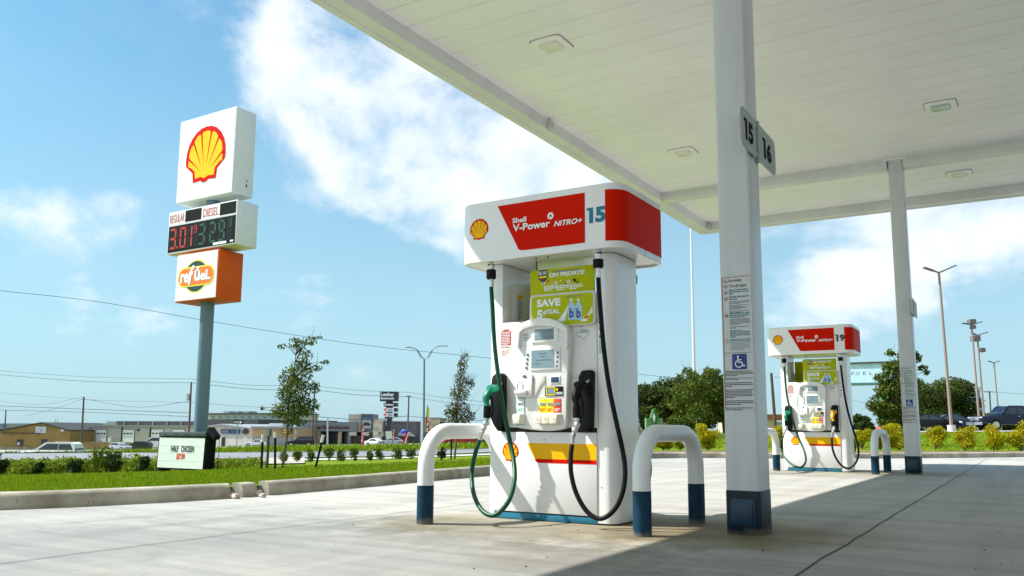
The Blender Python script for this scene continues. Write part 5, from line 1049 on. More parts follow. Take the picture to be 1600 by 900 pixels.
class BF:                                           # building frame: pixel columns and rows at distance D, depth away from the viewer
    def __init__(s, px0, D, yb, turn=0):
        s.turn = turn; s.D = D; s.k = D/FPX; s.px0 = px0; s.yb = yb; s.O = PD(px0, yb, D); s.O.z = min(s.O.z, PD(px0, yb, D).z); s.U = (HR*math.cos(turn)+HD*math.sin(turn)); s.B = Vector((-s.U.y, s.U.x, 0)); s.fr = Fr(s.O, s.U, (0, 0, 1)); s.fr.N = -s.B
    def u(s, px): a, b = (s.px0-800)/FPX, (px-800)/FPX; return (b-a)*s.D/(math.cos(s.turn)-b*math.sin(s.turn))
    def v(s, py, px=None): return (s.yb-py)*s.k+((px or s.px0)-s.px0)*.006*s.k
    def box(s, m, a, b, yt, yb, d0, d1, mi=0, ):
        u0, u1, v0, v1 = s.u(a), s.u(b), s.v(yb), s.v(yt); P = [s.O+s.U*u+Vector((0, 0, v))+s.B*d for d in (d0, d1) for v in (v0, v1) for u in (u0, u1)]
        m.add(P, [(0, 1, 3, 2), (4, 6, 7, 5), (0, 4, 5, 1), (2, 3, 7, 6), (0, 2, 6, 4), (1, 5, 7, 3)], mi); return m
    def bx(s, name, a, b, yt, yb, d0, d1, mt, par): return build(name, s.box(M(), a, b, yt, yb, d0, d1), mt, par)
    def poly(s, name, pts, d0, d1, mt, par):
        P = [s.O+s.U*s.u(x)+Vector((0, 0, s.v(y)))+s.B*d0 for x, y in pts]; return build(name, M().prism(P, s.B*(d1-d0)), mt, par, smooth=0)
    def text(s, body, a, b, yt, yb, mt, par, e=.1, **k): return text('lettering', body, Fr(s.O-s.B*e, s.U, (0, 0, 1)), s.u(a), s.u(b), s.v(yb), s.v(yt), mt, par, 0, **k)
def bthing(name, f, label, cat='building'): return thing(name, f.O, label, cat)
f = BF(0, 225, 707); t = bthing('gabled_building', f, 'tan gabled metal building with small round-dial sign at the far left')
f.poly('wall', [(-2, 706), (-2, 673.5), (6, 672.5), (61, 662), (105, 673.6), (105, 706)], 0, 30, TANW, t); f.poly('roof', [(-4, 673.2), (6, 671), (61, 660.3), (106.5, 672), (106.5, 673.6), (61, 662), (6, 672.8), (-4, 675)], -.6, 31, TRIM, t)
f.bx('stone_base', -2, 60, 698.5, 707, -.3, 0, STONEW, t)
sg_ = f.bx('wall_sign', 52.5, 68.5, 667.3, 676.8, -.25, -.02, wm('sign_pale', (.5, .55, .6), rough=.5), t); m = M(); fr = Fr(f.O-f.B*.27, f.U, (0, 0, 1)); ringf(m, fr, f.u(60.5), f.v(675), .95, .12, 0, 0, 14, 0, 180); stroke(m, fr, [(f.u(60.5), f.v(675)), (f.u(61.5), f.v(671.5))], .18, .02, 1); build('dial', m, [INKG, SHRED], t, smooth=0)
f.bx('wall_plate', 91, 96, 671.2, 674.4, -.15, 0, SGNS, t); w_ = f.bx('window', 24.8, 34.5, 687.3, 696.4, -.12, 0, TRIM, t); f.bx('pane', 26, 30, 691.6, 695.4, -.2, -.12, wm('pane_pale', (.45, .55, .6), rough=.3), w_); f.bx('door', 62.5, 71.5, 686.5, 703, -.15, 0, TRIM, t)
f.bx('awning', 0, 60, 677, 677.8, -.5, 0, TRIM, t)
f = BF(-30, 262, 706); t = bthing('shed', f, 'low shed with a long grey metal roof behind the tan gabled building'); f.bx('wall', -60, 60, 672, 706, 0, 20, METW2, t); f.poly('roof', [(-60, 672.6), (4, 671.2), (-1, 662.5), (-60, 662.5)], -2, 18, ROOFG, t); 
f.poly('ridge_roof', [(-1, 662.3), (60, 661.8), (58, 664), (0, 673)], .5, 1, ROOFG, t)
f = BF(105, 240, 707, -.25); t = bthing('warehouse', f, 'long pale metal warehouse with white roll-up doors behind the letter board')
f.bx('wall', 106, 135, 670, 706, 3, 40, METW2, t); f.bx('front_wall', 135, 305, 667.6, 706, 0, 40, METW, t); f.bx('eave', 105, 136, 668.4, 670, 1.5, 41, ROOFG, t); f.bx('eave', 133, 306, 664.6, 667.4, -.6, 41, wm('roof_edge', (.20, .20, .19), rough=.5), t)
for a, b, yt in ((148, 164, 672), (189, 206.5, 671.6), (233, 251, 671), (265, 284, 671)):
    fr_ = f.bx('door_frame', a-1, b+.6, yt-.8, 692, -.12, 0, TRIM, t); d_ = f.bx('roll_door', a, b, yt, 692, -.2, -.1, DOORW, t)
    for q in range(3): f.bx('door_window', a+1.6+q*5, a+4.6+q*5, yt+4.6, yt+6.8, -.26, -.2, GLASSD, d_)
for a in (187, 230.5): f.bx('downpipe', a, a+1, 668, 691, -.3, 0, TRIM, t)
f.bx('meter_box', 168, 172, 684, 691, -.5, 0, DOORW, t); f.bx('wall_lamp', 211.5, 214, 670.5, 673.5, -.6, 0, TRIM, t)
f = BF(180, 275, 700, -.38); t = bthing('dark_roofed_hall', f, 'long low hall with a dark roof line behind the pale warehouse'); f.bx('wall', 180, 399, 664, 700, 1, 40, CHARC, t); f.bx('roof', 179.5, 300, 658.8, 665, 0, 42, DARKR, t); f.bx('parapet', 300, 399.5, 655.8, 664.5, -.5, 42, DARKR, t)
for a in range(192, 300, 22): f.bx('bracket', a, a+.7, 659.5, 665, -.4, 0, METW2, t)
f = BF(306, 215, 704, -.38); t = bthing('shop_building', f, 'pale metal shop with three dark wall signs right of the pylon pole')
f.poly('wall', [(306, 704), (306, 668), (345, 664.2), (393, 669.6), (393, 704)], 0, 30, METW, t); f.poly('roof', [(304, 668.8), (345, 663), (394, 668.6), (394, 670), (345, 664.6), (304, 670)], -.6, 31, ROOFG, t)
a = f.bx('wall_sign', 344, 357.5, 671.5, 677.5, -.3, 0, DKTEAL, t); a = f.bx('wall_sign', 359, 373, 671.2, 678, -.3, 0, wm('sign_blue', (.02, .05, .14), rough=.5), t); f.text('ARS', 345, 356.5, 672.6, 676.6, wm('faint_violet', (.20, .14, .30)), t, .33, bold=.03)
m = M(); fr = Fr(f.O-f.B*.3, f.U, (0, 0, 1)); P = [(f.u(381.5)+.95*math.cos(R(q)), f.v(674.8)+.62*math.sin(R(q))+(.15 if 60 < q < 120 else 0)) for q in range(0, 360, 20)]; m.prism([fr.p(x, y) for x, y in P], f.B*.3); build('wall_sign', m, wm('sign_brown', (.04, .02, .015)), t)
f.bx('door', 345, 350, 683, 704, -.1, 0, GLASSD, t); f.bx('door', 308, 313, 672, 676, -.1, 0, TRIM, t); f.bx('fascia_patch', 309, 312.5, 671, 675, -.2, -.1, TRIM, t)
f = BF(325, 330, 698, -.38); t = bthing('apartment_block', f, 'pale multi-storey block with small blue windows on the skyline'); f.bx('wall', 322, 433, 648, 698, 0, 25, wm('pale_block', (.42, .43, .42), rough=.8), t); f.bx('roof_edge', 321, 434, 646.4, 648, -.5, 25.5, DARKR, t)
for i in range(9): f.bx('window', 328+i*11.4, 331.5+i*11.4, 651.5, 657, -.15, 0, WINB, t)
for a in (338, 357, 370, 374): f.bx('rooftop_unit', a, a+(9 if a == 338 else 3), 643.5, 646.4, 3, 8, ROOFG, t)
f = BF(60, 420, 700); t = bthing('industrial_plant', f, 'distant white industrial roofs on the skyline left of the tall utility pole'); f.bx('tank', 106, 132, 661, 680, 0, 20, DOORW, t); f.bx('hall', 140, 180, 661.3, 680, 5, 40, wm('plant_grey', (.42, .5, .54)), t); f.bx('rooftop_unit', 150, 162, 658.5, 661.3, 8, 14, ROOFG, t)
f = BF(393, 205, 703); t = bthing('tan_store', f, 'low tan store with a white roof unit behind the young lawn tree'); f.bx('wall', 393, 459, 669.5, 703, 0, 25, BROWNW, t); f.bx('eave', 392, 460, 666.8, 669.5, -1, 26, ROOFG, t); f.bx('lower_wall', 394, 455, 683.6, 703, -.3, 0, wm('grey_blocks', (.28, .29, .29), rough=.9), t); f.bx('rooftop_unit', 413, 433, 662, 666.8, 3, 12, DOORW, t); f.bx('stone_pier', 458, 461.5, 670, 703, -.6, .4, YSTONE, t)
a = f.bx('wall_sign', 441, 454.5, 666, 670, -.9, -.3, wm('sign_green', (.01, .26, .12)), t); f.bx('banner', 441, 454.5, 670.3, 677.8, -.9, -.4, INK, t)
for yy in (671.3, 674.8): f.bx('banner_stripe', 442, 453, yy, yy+1.6, -.95, -.9, GOLD, t)
f = BF(464, 225, 703); t = bthing('furniture_showroom', f, 'grey furniture showroom with a tall poster tower and dark red letters')
f.bx('wall', 462, 556, 675, 703, 3.5, 40, TRIM, t); f.bx('parapet', 464, 556, 659.8, 674.2, 0, 40, GREYW, t)
for a in (479, 493.5, 526, 541): f.bx('column', a, a+5, 674.2, 703, .4, 1.4, YSTONE if a in (493.5, 526) else GREYW, t)
for a in (500, 512, 531): f.bx('window', a, a+11, 677, 700, 3.2, 3.5, GLASSD, t)
f.text('Leather Showroom.com', 481, 543.5, 664.8, 671, wm('dark_red_letters', (.09, .01, .01)), t, .06, bold=.05)
f.bx('tower', 541, 562, 648, 675, .8, 12, BEIGE, t); f.bx('tower_cap', 540.6, 562.4, 646.8, 648.4, .5, 12.3, DOORW, t)
pt = f.bx('poster_tower', 562, 580, 647.4, 673.6, -.8, 9, wm('poster_frame', (.06, .075, .08)), t); f.bx('poster', 564.3, 578, 657, 669.4, -.95, -.8, wm('poster_pale', (.34, .37, .37)), pt); f.bx('poster_title', 565, 577.5, 652.5, 656, -.95, -.8, wm('poster_blue', (.05, .14, .26)), pt); m = M(); f.box(m, 565.5, 577, 662.5, 665.5, -1.0, -.95); f.box(m, 567, 575, 660.3, 663, -1.0, -.95); build('sofa_picture', m, wm('sofa_brown', (.05, .02, .015)), pt)
f.bx('canopy_panel', 545, 555, 675, 680.6, -1, 2, BEIGE, t); f.bx('canopy_panel', 566, 574.5, 675, 680.6, -1.2, 2, BEIGE, t); f.bx('entrance', 545, 580, 680.6, 703, 1, 12, TRIM, t)
f.poly('limestone_pier', [(580, 703), (580, 654), (592.5, 655), (592.5, 703)], .5, 12, LIMEST, t)
f = BF(592, 228, 701); t = bthing('charcoal_store', f, 'charcoal store block with grey gable canopies behind the black pylon sign'); f.bx('wall', 591.5, 651, 659.5, 701, 1, 35, CHARC, t); f.bx('end_wall', 651, 658, 659, 701, .6, 35, DARKR, t); f.bx('roof_edge', 591, 658.5, 658.4, 659.8, .4, 35, ROOFG, t)
for a, b in ((590, 600), (622, 648)): f.poly('canopy_gable', [(a, 681), (a+3, 675), (b-9 if b > 610 else b-2, 675), (b, 682)], -2.5, 1, BEIGE if a < 600 else wm('canopy_grey', (.3, .3, .29)), t)
f.bx('entrance', 595, 648, 681.5, 701, .4, 1, GLASSD, t)
f = BF(657, 226, 700); t = bthing('stone_store', f, 'yellow limestone store block behind the tall feather flag'); f.bx('side_pier', 657, 661, 655, 700, -.5, 20, DOORW, t); f.bx('wall', 661, 686, 654.5, 676, 0, 20, YSTONE, t); f.bx('roof_edge', 660, 686.5, 653, 654.5, -.4, 20, ROOFG, t); f.bx('shop_front', 661, 692, 676, 700, .5, 20, GLASSD, t); f.bx('side_wall', 686, 692, 660, 676, .8, 20, TRIM, t)
f = BF(1160, 240, 690); t = bthing('hotel_block', f, 'pale peach apartment block with white balconies between the big column and pump 19')
f.bx('wall', 1150, 1252, 655, 690, 0, 20, wm('peach_wall', (.58, .44, .30), rough=.8), t); f.bx('balcony_tower', 1211, 1223, 657, 690, -1, 0, DOORW, t)
for i in range(4):
    for j in range(3): f.bx('window', 1212.5+j*3.6, 1214.8+j*3.6, 660+i*6.4, 663.6+i*6.4, -1.2, -1, WINB, t)
f.poly('roof', [(1148, 655.5), (1152, 648), (1250, 648), (1254, 655.5)], -1, 21, wm('clay_roof', (.35, .10, .04), rough=.8), t)
f = BF(1378, 150, 680); t = bthing('red_roofed_building', f, 'small distant building with a red roof seen past pump 19'); f.bx('wall', 1374, 1397, 671, 682, 0, 8, BEIGE, t); f.poly('roof', [(1371, 672), (1376, 667), (1392, 667), (1398, 672)], -1, 9, wm('red_roof', (.45, .05, .02)), t)
f = BF(105, 200, 706); t = thing('board_fence', f.O, 'tan board fence in front of the pale warehouse', 'fence')
for i in range(12): f.bx('fence_panel', 105+i*8.2, 112.9+i*8.2, 690.6+.35*(i % 2), 706, 0, .15, FENCEM, t)
f = BF(1600, 57, 690)

# ------------------------------------------------------------------ road signs, poles, flags
def upost(px, D, yt, yb, w_, mt, label, name='utility_pole', group='utility poles across the road', arms=(), lean=0, extra=None):
    B = PD(px, yb, D); T = PD(px+lean, yt, D); t = thing(name, B, label, name.replace('_', ' '), group); m = M(); m.tube([B-Vector((0, 0, 1)), T], [w_/2, w_/2*.75], 8); build('pole', m, mt, t)
    for y, hw in arms:
        f_ = (y-yb)/(yt-yb); c = B.lerp(T, f_); m = M(); m.obox(c, HR*hw, HD*.06, Vector((0, 0, .06))); build('crossarm', m, mt, t)
    if extra:
        m = M(); c = B.lerp(T, extra); m.tube([c+HR*-.45-Vector((0, 0, .6)), c+HR*-.45+Vector((0, 0, .5))], .28, 8); build('transformer', m, STEEL, t)
    return T
U1 = upost(127, 150, 620, 702, .38, WOOD, 'dark utility pole standing right of the tan gabled building', lean=4); U2 = upost(295, 140, 597, 680, .36, WOOD, 'dark utility pole close to the left of the pylon pole', lean=4, extra=.72)
U0 = upost(7.5, 170, 640, 668, .30, WOOD, 'short utility pole at the left edge above the grey roof', lean=2); U3 = upost(487, 150, 601, 697, .36, WOOD, 'tallest utility pole right of the young lawn tree', arms=((604, .7),), lean=5); U3b = upost(493, 160, 645, 696, .34, WOOD, 'shorter pole just right of the tallest utility pole', lean=1)
U4 = upost(636, 155, 618, 696, .34, WOOD, 'dark utility pole right of the black pylon sign', lean=3, arms=((619, .5),)); U5 = upost(1214, 60, 583, 688, .26, WOOD, 'leaning utility pole between the big column and pump 19', lean=-9)
upost(512, 130, 652, 699, .30, STEEL, 'pale steel post in front of the showroom columns', 'steel_post', None); U6 = upost(1549, 170, 611, 664, .35, WOOD, 'small utility pole in front of the bright trees at right', arms=((612.5, 1.1),), lean=-3)
for px in (86.5, 90): upost(px, 500, 655, 668, .5, STEEL, 'thin distant lattice mast above the tan gabled roof, %s one' % ('left' if px < 88 else 'right'), 'radio_mast', None)
# double-arm street lamp
B = PD(662, 692, 105); T = PD(663, 562, 105); t = thing('street_lamp', B, 'tall street lamp with two curved arms left of pump 15', 'street lamp'); m = M(); m.tube([B-Vector((0, 0, 1)), T], [.17, .10], 10); build('pole', m, POLE, t)
for q in ([(663, 562), (658, 556), (652, 547), (644, 543.5), (640, 542.5)], [(663, 562), (669, 556), (676, 546), (685, 541), (693, 540.5)]):
    m = M(); m.tube(catmull([PD(a, b, 105) for a, b in q], 4), .055, 6); m.tube([PD(q[1][0], q[1][1]+4, 105), PD(q[2][0], q[2][1]+1.2, 105)], .04, 5); build('arm', m, POLE, t)
    e = PD(*q[-1], 105); e2 = e+HR*(.55 if q[-1][0] > 663 else -.55); m = M(); m.obox((e+e2)/2+Vector((0, 0, -.02)), (e2-e)*.5, HD*.16, Vector((0, 0, .07))); build('lamp_head', m, STEEL, t, bevel=.02)
# white flag pole
B = PD(1086, 640, 75); T = PD(1079, 330, 75); t = thing('flag_pole', B, 'very tall thin white pole rising behind the tree clump', 'flag pole'); m = M(); m.tube([B-Vector((0, 0, 5)), T], [.17, .09], 10); build('pole', m, SGNS, t); m = M(); m.blob(T, .18); build('finial', m, GOLD, t)
# parking-lot lamps
def lotlamp(px, yb, pt_, D, arms, label, mt, extra=()):
    B = PD(px, yb, D); T = PD(pt_[0], pt_[1], D); t = thing('parking_lamp', B, label, 'lamp post', 'parking lot lamp posts'); m = M(); m.tube([B-Vector((0, 0, .3)), T], [.13, .09], 8); build('pole', m, mt, t)
    m = M(); m.tube([B-Vector((0, 0, .3)), B+Vector((0, 0, .35))], .32, 12); build('base', m, WALKM, t)
    for sgn, dx, dy in arms:
        e = PD(pt_[0]+dx, pt_[1]-dy, D); mid = T+(e-T)*.35; m = M(); m.tube([T, mid], .07, 6); a = (e-mid).normalized(); m.obox((e+mid)/2, a*((e-mid).length/2), HD*.18, a.cross(HD).normalized()*.05); build('lamp_head', m, wm('lamp_dark', (.12, .11, .10), rough=.5), t)
    for (a, b, s_) in extra: c = PD(a, b, D); m = M(); m.obox(c, HR*s_, HD*s_, Vector((0, 0, s_*.8))); build('camera_box', m, wm('lamp_dark', (.12, .11, .10), rough=.5), t, bevel=.03)
lotlamp(1487, 671, (1467, 426), 68, ((-1, -24, 8), (1, 26, 11)), 'tallest parking lot lamp post right of the far column', LPOLE)
lotlamp(1531, 668, (1518, 507), 92, ((-1, -15, 2), (1, 16, 4)), 'parking lot lamp post with a box on top, left of a close pair', LPOLE, ((1518, 503, .35), (1520, 511, .25)))
lotlamp(1539, 668, (1527, 524), 96, ((-1, -9, 4), (1, 16, 5)), 'parking lot lamp post with camera boxes, right of a close pair', LPOLE, ((1524, 529, .4), (1534, 547, .3)))
lotlamp(1562, 668, (1553, 567), 128, ((-1, -9, 3), (1, 9, 3)), 'farthest and shortest parking lot lamp post', LPOLE)
# black pylon sign
D = 190; f = BF(601, D, 700); t = bthing('store_pylon', f, 'black stacked pylon sign reading Leather Showroom across the road', 'pylon sign'); BKS = wm('sign_black', (.012, .018, .025), rough=.4)
f.bx('mast', 600, 610.5, 652, 702, 0, 1.6, BKS, t); f.bx('neck', 601, 611, 627, 652, .3, 1.2, BKS, t); s_ = f.bx('main_cabinet', 592, 619.8, 613.2, 628.2, -.4, 1.6, BKS, t); f.text('Leather', 593.5, 614, 615, 620.4, LIMED, t, .5, bold=.03); f.text('Showroom', 593.3, 614, 621.6, 625.6, LIMED, t, .5, bold=.03)
f.bx('lower_cabinet', 598, 619.5, 630.6, 636.4, -.4, 1.5, BKS, t); f.text('Furniture', 599, 613.2, 632, 635, LIMED, t, .5, bold=.04)
for yt in (638.6, 646.4): c = f.bx('tenant_panel', 598, 614, yt, yt+5.6, -.4, 1.5, DOORW, t); f.bx('panel_end', 614, 619.3, yt, yt+5.6, -.35, 1.5, BKS, t); f.bx('tenant_logo', 599, 602.6, yt+1, yt+4, -.5, -.4, wm('logo_red', (.7, .08, .03)), c); f.bx('tenant_line', 605, 611.5, yt+1.4, yt+2.4, -.5, -.4, WINB, c); f.bx('tenant_line', 604.5, 612, yt+3.4, yt+4.4, -.5, -.4, WINB, c)
f.bx('mast_lettering', 601.3, 603, 654, 658.5, -.08, 0, DOORW, t); f.bx('mast_lettering', 601.3, 603, 660, 666, -.08, 0, WINB, t)
f = BF(601, 112, 700); t = bthing('blank_sign', f, 'blank white square sign on two thin posts below the black pylon', 'sign'); f.poly('panel', [(601.5, 674.5), (611, 674), (612.5, 685.5), (602.8, 686)], 0, .08, DOORW, t)
for a in (604.5, 610): f.bx('post', a, a+.4, 674, 700, .08, .14, STEEL, t)
# feather flags
def feather(px, D, y0, y1, w_, label, word, top=None, group='feather flags across the road', lean=0):
    B = PD(px, y1+10, D); t = thing('feather_flag', B, label, 'flag', group); k = D/FPX; O = PD(px, y1, D); hh = (y1-y0)*k; fr = Fr(O, HR, (0, 0, 1)); fr.N = -HD
    m = M(); m.tube([B, fr.p(lean*k, hh+.1)], .03, 6); build('pole', m, BLACKM, t)
    L_ = []; Rt = []; nn_ = 14
    for i in range(nn_+1):
        v = i/nn_; ww = w_*k*(1 if v < .1 else 1-.55*max(0, (v-.55)/.45)**2)*(.55 if v < .04 else 1); sx_ = lean*k*v+.06*math.sin(v*7); L_.append((sx_, v*hh)); Rt.append((sx_+ww*(1-.9*max(0, (v-.93)/.07)), v*hh))
    m = M()
    for i in range(nn_): yv = (i+.5)/nn_; a = [L_[i], Rt[i], Rt[i+1], L_[i+1]]; b0 = .05*math.sin(i*1.3); P = [fr.p(*a[0], 0), fr.p(*a[1], .08*math.sin(i*.9)), fr.p(*a[2], .08*math.sin((i+1)*.9)), fr.p(*a[3], 0)]; m.add(P+[p+HD*.02 for p in P], [(0, 1, 2, 3), (4, 7, 6, 5), (0, 4, 5, 1), (1, 5, 6, 2), (2, 6, 7, 3), (3, 7, 4, 0)], 1 if top and yv > .74 else 0)
    build('cloth', m, [wm('flag_red', (.62, .025, .012), rough=.6), GOLD], t, smooth=0)
    n_ = len(word)
    for i, ch in enumerate(word):
        v1 = (.70 if top else .86)-i*(.60 if top else .74)/n_; hh_ = (.60 if top else .74)/n_*.72*hh; u0_ = lean*k*v1+w_*k*.22; text('lettering', ch, fr, u0_, u0_+w_*k*.55, v1*hh-hh_, v1*hh, LIMED, t, .14, bold=.04)
feather(663.8, 75, 636, 691.5, 5.2, 'tall red and yellow feather flag reading OPEN left of pump 15', 'OPEN', 1, lean=3); feather(563, 140, 666, 695.5, 3.6, 'plain red feather flag at the showroom entrance', 'SALE', lean=2.4); feather(613, 135, 668.5, 690, 2, 'short red feather flag beside the blank white sign', 'SALE', lean=1)
f = BF(630, 120, 700); t = bthing('bent_banner', f, 'drooping blue-topped red and white banner leaning beside the silver car', 'banner'); f.poly('cloth', [(628.5, 692), (631.2, 694), (637, 676), (634.5, 674.5)], 0, .1, SHRED, t); f.poly('white_edge', [(631.2, 694), (632, 694.5), (637.9, 676), (637, 675.5)], 0, .1, LIMED, t)
m = M()
for a, b, r_ in ((629, 674.6, .22), (631.5, 673.4, .3), (634.5, 673.8, .26), (628, 676, .2), (633, 675, .2)): m.blob(PD(a, b, 120), (r_*1.3, r_, r_*.8), n=5, wob=.15)
build('blue_top', m, wm('banner_blue', (.01, .05, .42), rough=.5), t)
# one-way sign, green monument sign, billboards
f = BF(368, 95, 700); t = bthing('one_way_sign', f, 'black one way arrow sign on a thin post right of the pylon pole', 'road sign'); f.bx('post', 368.7, 369.8, 664, 702, 0, .08, STEEL, t); f.bx('panel', 363, 378.5, 657.6, 663.8, -.06, 0, BLACKM, t)
fr = Fr(f.O-f.B*.08, f.U, (0, 0, 1)); m = M(); flat(m, fr, [(f.u(a), f.v(b)) for a, b in ((364, 662.3), (373, 662.3), (373, 663.3), (377.6, 660.7), (373, 658.1), (373, 659.1), (364, 659.1))], 0); build('arrow', m, LIMED, t, smooth=0); text('lettering', 'ONE WAY', fr, f.u(364.8), f.u(373.2), f.v(661.7), f.v(659.7), BLACKM, t, .02, bold=.02)
f = BF(1010, 48, 690); t = bthing('roadside_sign', f, 'light green roadside sign with a diamond logo between pump 15 and the hoop bollard', 'sign'); GRS = wm('sign_pale_green', (.14, .26, .11), rough=.6)
f.bx('panel', 1010.2, 1036, 653.8, 700, 0, .5, GRS, t); f.poly('diamond', [(1017.3, 653), (1021.3, 640.5), (1023, 639.6), (1024.8, 640.5), (1029.5, 653), (1023.5, 668)], -.12, .4, wm('sign_bright_green', (.05, .17, .02), rough=.8), t); f.poly('diamond_face', [(1018.3, 653), (1021.3, 643), (1025, 652.5), (1022.4, 664.5)], -.18, -.12, wm('sign_teal', (.01, .10, .08)), t); f.poly('diamond_mark', [(1019.5, 653), (1021.3, 646.5), (1023.6, 652), (1022.2, 661)], -.22, -.18, LIMED, t)
f.text('Bub Lube', 1012.4, 1022.5, 667.5, 670.5, wm('rust_letters', (.30, .05, .01)), t, .03, bold=.04)
f = BF(1500, 210, 664); t = bthing('billboard', f, 'bright blue billboard with white lines of text behind the lamp pair', 'billboard'); f.bx('panel', 1501, 1534.5, 612, 634, 0, .8, wm('billboard_blue', (.02, .30, .62), rough=.4), t); f.bx('catwalk', 1512, 1530, 634.6, 636, -.8, .8, LPOLEL, t); f.bx('post', 1522, 1526, 636, 668, .3, 1.2, STEEL, t)
for i, (a, b) in enumerate(((1503, 1532), (1509, 1532), (1504, 1532), (1514, 1532), (1522, 1533))): m = M(); bars(m, Fr(f.O-f.B*.05, f.U, (0, 0, 1)), f.u(a), f.u(b), f.v(615+i*3), 1, .26, 0, .02, 0, i, 1); build('text_line', m, LIMED, t, smooth=0)
f = BF(1358, 46, 682, -.5); t = bthing('fuel_billboard', f, 'pale aqua billboard reading FUEL on a green post behind the far tree', 'billboard'); f.bx('panel', 1326, 1392, 569, 599, 0, .5, wm('aqua_panel', (.50, .70, .84), rough=.5, noise=.12, nscale=3), t); f.bx('frame', 1325, 1393, 566.8, 569, -.1, .6, TRIM, t); f.bx('frame', 1325, 1393, 599, 602.5, -.1, .6, wm('frame_green', (.06, .16, .13)), t); f.bx('post', 1377, 1384.5, 602.5, 684, .05, .35, wm('post_green', (.10, .36, .20), rough=.4), t)
for ch, a in zip('FUEL', (1335.5, 1343.5, 1353.5, 1363.5)): f.text(ch, a, a+4.6, 581.2, 586.8, wm('faint_letters', (.14, .18, .28)), t, .005, bold=0)
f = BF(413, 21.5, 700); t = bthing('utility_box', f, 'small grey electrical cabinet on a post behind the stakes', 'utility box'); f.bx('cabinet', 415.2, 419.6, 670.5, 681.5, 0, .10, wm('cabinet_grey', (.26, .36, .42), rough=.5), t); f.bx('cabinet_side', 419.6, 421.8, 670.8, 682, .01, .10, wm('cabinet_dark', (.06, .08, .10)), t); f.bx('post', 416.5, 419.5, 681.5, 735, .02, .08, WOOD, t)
f = BF(1430, 60, 690); t = thing('guard_rail', f.O, 'low pale guard rail along the street right of pump 19', 'guard rail'); f.bx('rail', 1327, 1440, 675.6, 678.8, -2, -1.8, WALKM, t)
for a in range(1330, 1440, 22): f.bx('post', a, a+1.4, 677, 684, -1.8, -1.7, STEEL, t)
f = BF(1060, 46, 690); t = thing('low_wall', f.O, 'low tan concrete wall in front of the dark tree clump', 'wall'); f.bx('wall', 995, 1131, 680.2, 686, 0, .3, KERB, t); f.bx('coping', 995, 1131, 679.6, 680.2, -.03, .33, WALKM, t)

# ------------------------------------------------------------------ overhead wires
def wire(pts, D0, D1, label, r=.022, sag=0, group=None):
    n = len(pts); P = [PD(a, b, D0+(D1-D0)*i/(n-1)) for i, (a, b) in enumerate(pts)]; c = catmull(P, 8); m = M(); m.tube(c, r, 5); t = build('overhead_wire', m, wm('wire_dark', (.03, .05, .06), rough=.6), origin=P[0]); tag(t, label, 'wire', group)
wire([(-40, 450), (150, 471), (340, 504), (560, 538), (745, 557.5), (1000, 585), (1130, 597)], 45, 60, 'single long wire sloping down across the sky behind both signs and pump 15', .014)
G_ = 'wires strung between the utility poles'
wire([(-30, 577), (140, 589), (299, 592)], 150, 140, 'topmost wire running left from the utility pole by the pylon', .03, group=G_); wire([(-30, 583), (140, 596), (299, 598)], 150, 140, 'second wire from the top running left from the pole by the pylon', .045, group=G_); wire([(-30, 611), (130, 624), (299, 629)], 160, 140, 'faint middle wire crossing above the tan gabled roof', .025, group=G_)
wire([(-30, 623), (60, 632), (131, 620)], 165, 150, 'sagging wire left of the pole by the tan gable', .025, group=G_); wire([(131, 623), (215, 636), (296, 627)], 150, 140, 'sagging wire between the two dark poles at left', .04, group=G_); wire([(-30, 633), (130, 639), (298, 645)], 160, 140, 'heavy lower wire running left of the pylon pole', .06, group=G_); wire([(-30, 640), (130, 644), (298, 651)], 160, 140, 'lowest heavy wire running left of the pylon pole', .05, group=G_); wire([(40, 650), (80, 640), (128, 624)], 170, 150, 'slanting service wire rising to the pole by the tan gable', .03, group=G_)
wire([(299, 592), (395, 602), (491, 601)], 140, 150, 'topmost wire between the pylon pole and the young lawn tree', .03, group=G_); wire([(299, 598), (395, 608), (491, 609)], 140, 150, 'second wire between the pylon pole and the young lawn tree', .04, group=G_); wire([(299, 629), (400, 636), (491, 637)], 140, 150, 'faint lower wire right of the pylon pole', .025, group=G_)
wire([(491, 603), (560, 610), (639, 613)], 150, 155, 'upper wire passing over the showroom', .03, group=G_); wire([(491, 609), (560, 617), (639, 620)], 150, 155, 'second wire passing over the showroom', .04, group=G_); wire([(639, 613), (700, 622), (760, 628)], 155, 160, 'upper wire right of the black pylon sign', .03, group=G_); wire([(639, 620), (700, 629), (760, 634)], 155, 160, 'lower wire right of the black pylon sign', .03, group=G_); wire([(495, 651), (570, 656), (636, 650)], 150, 155, 'sagging cable just above the showroom parapet', .05, group=G_); wire([(636, 650), (700, 656), (765, 657)], 155, 160, 'sagging cable above the yellow stone store', .04, group=G_)
wire([(1346, 640), (1360, 633), (1320, 622), (1210, 588)][::-1], 60, 80, 'thin service wire behind pump 19', .012, group=G_); wire([(1470, 607), (1549, 612), (1640, 619)], 175, 170, 'thin wire above the bright trees at right', .03, group=G_)

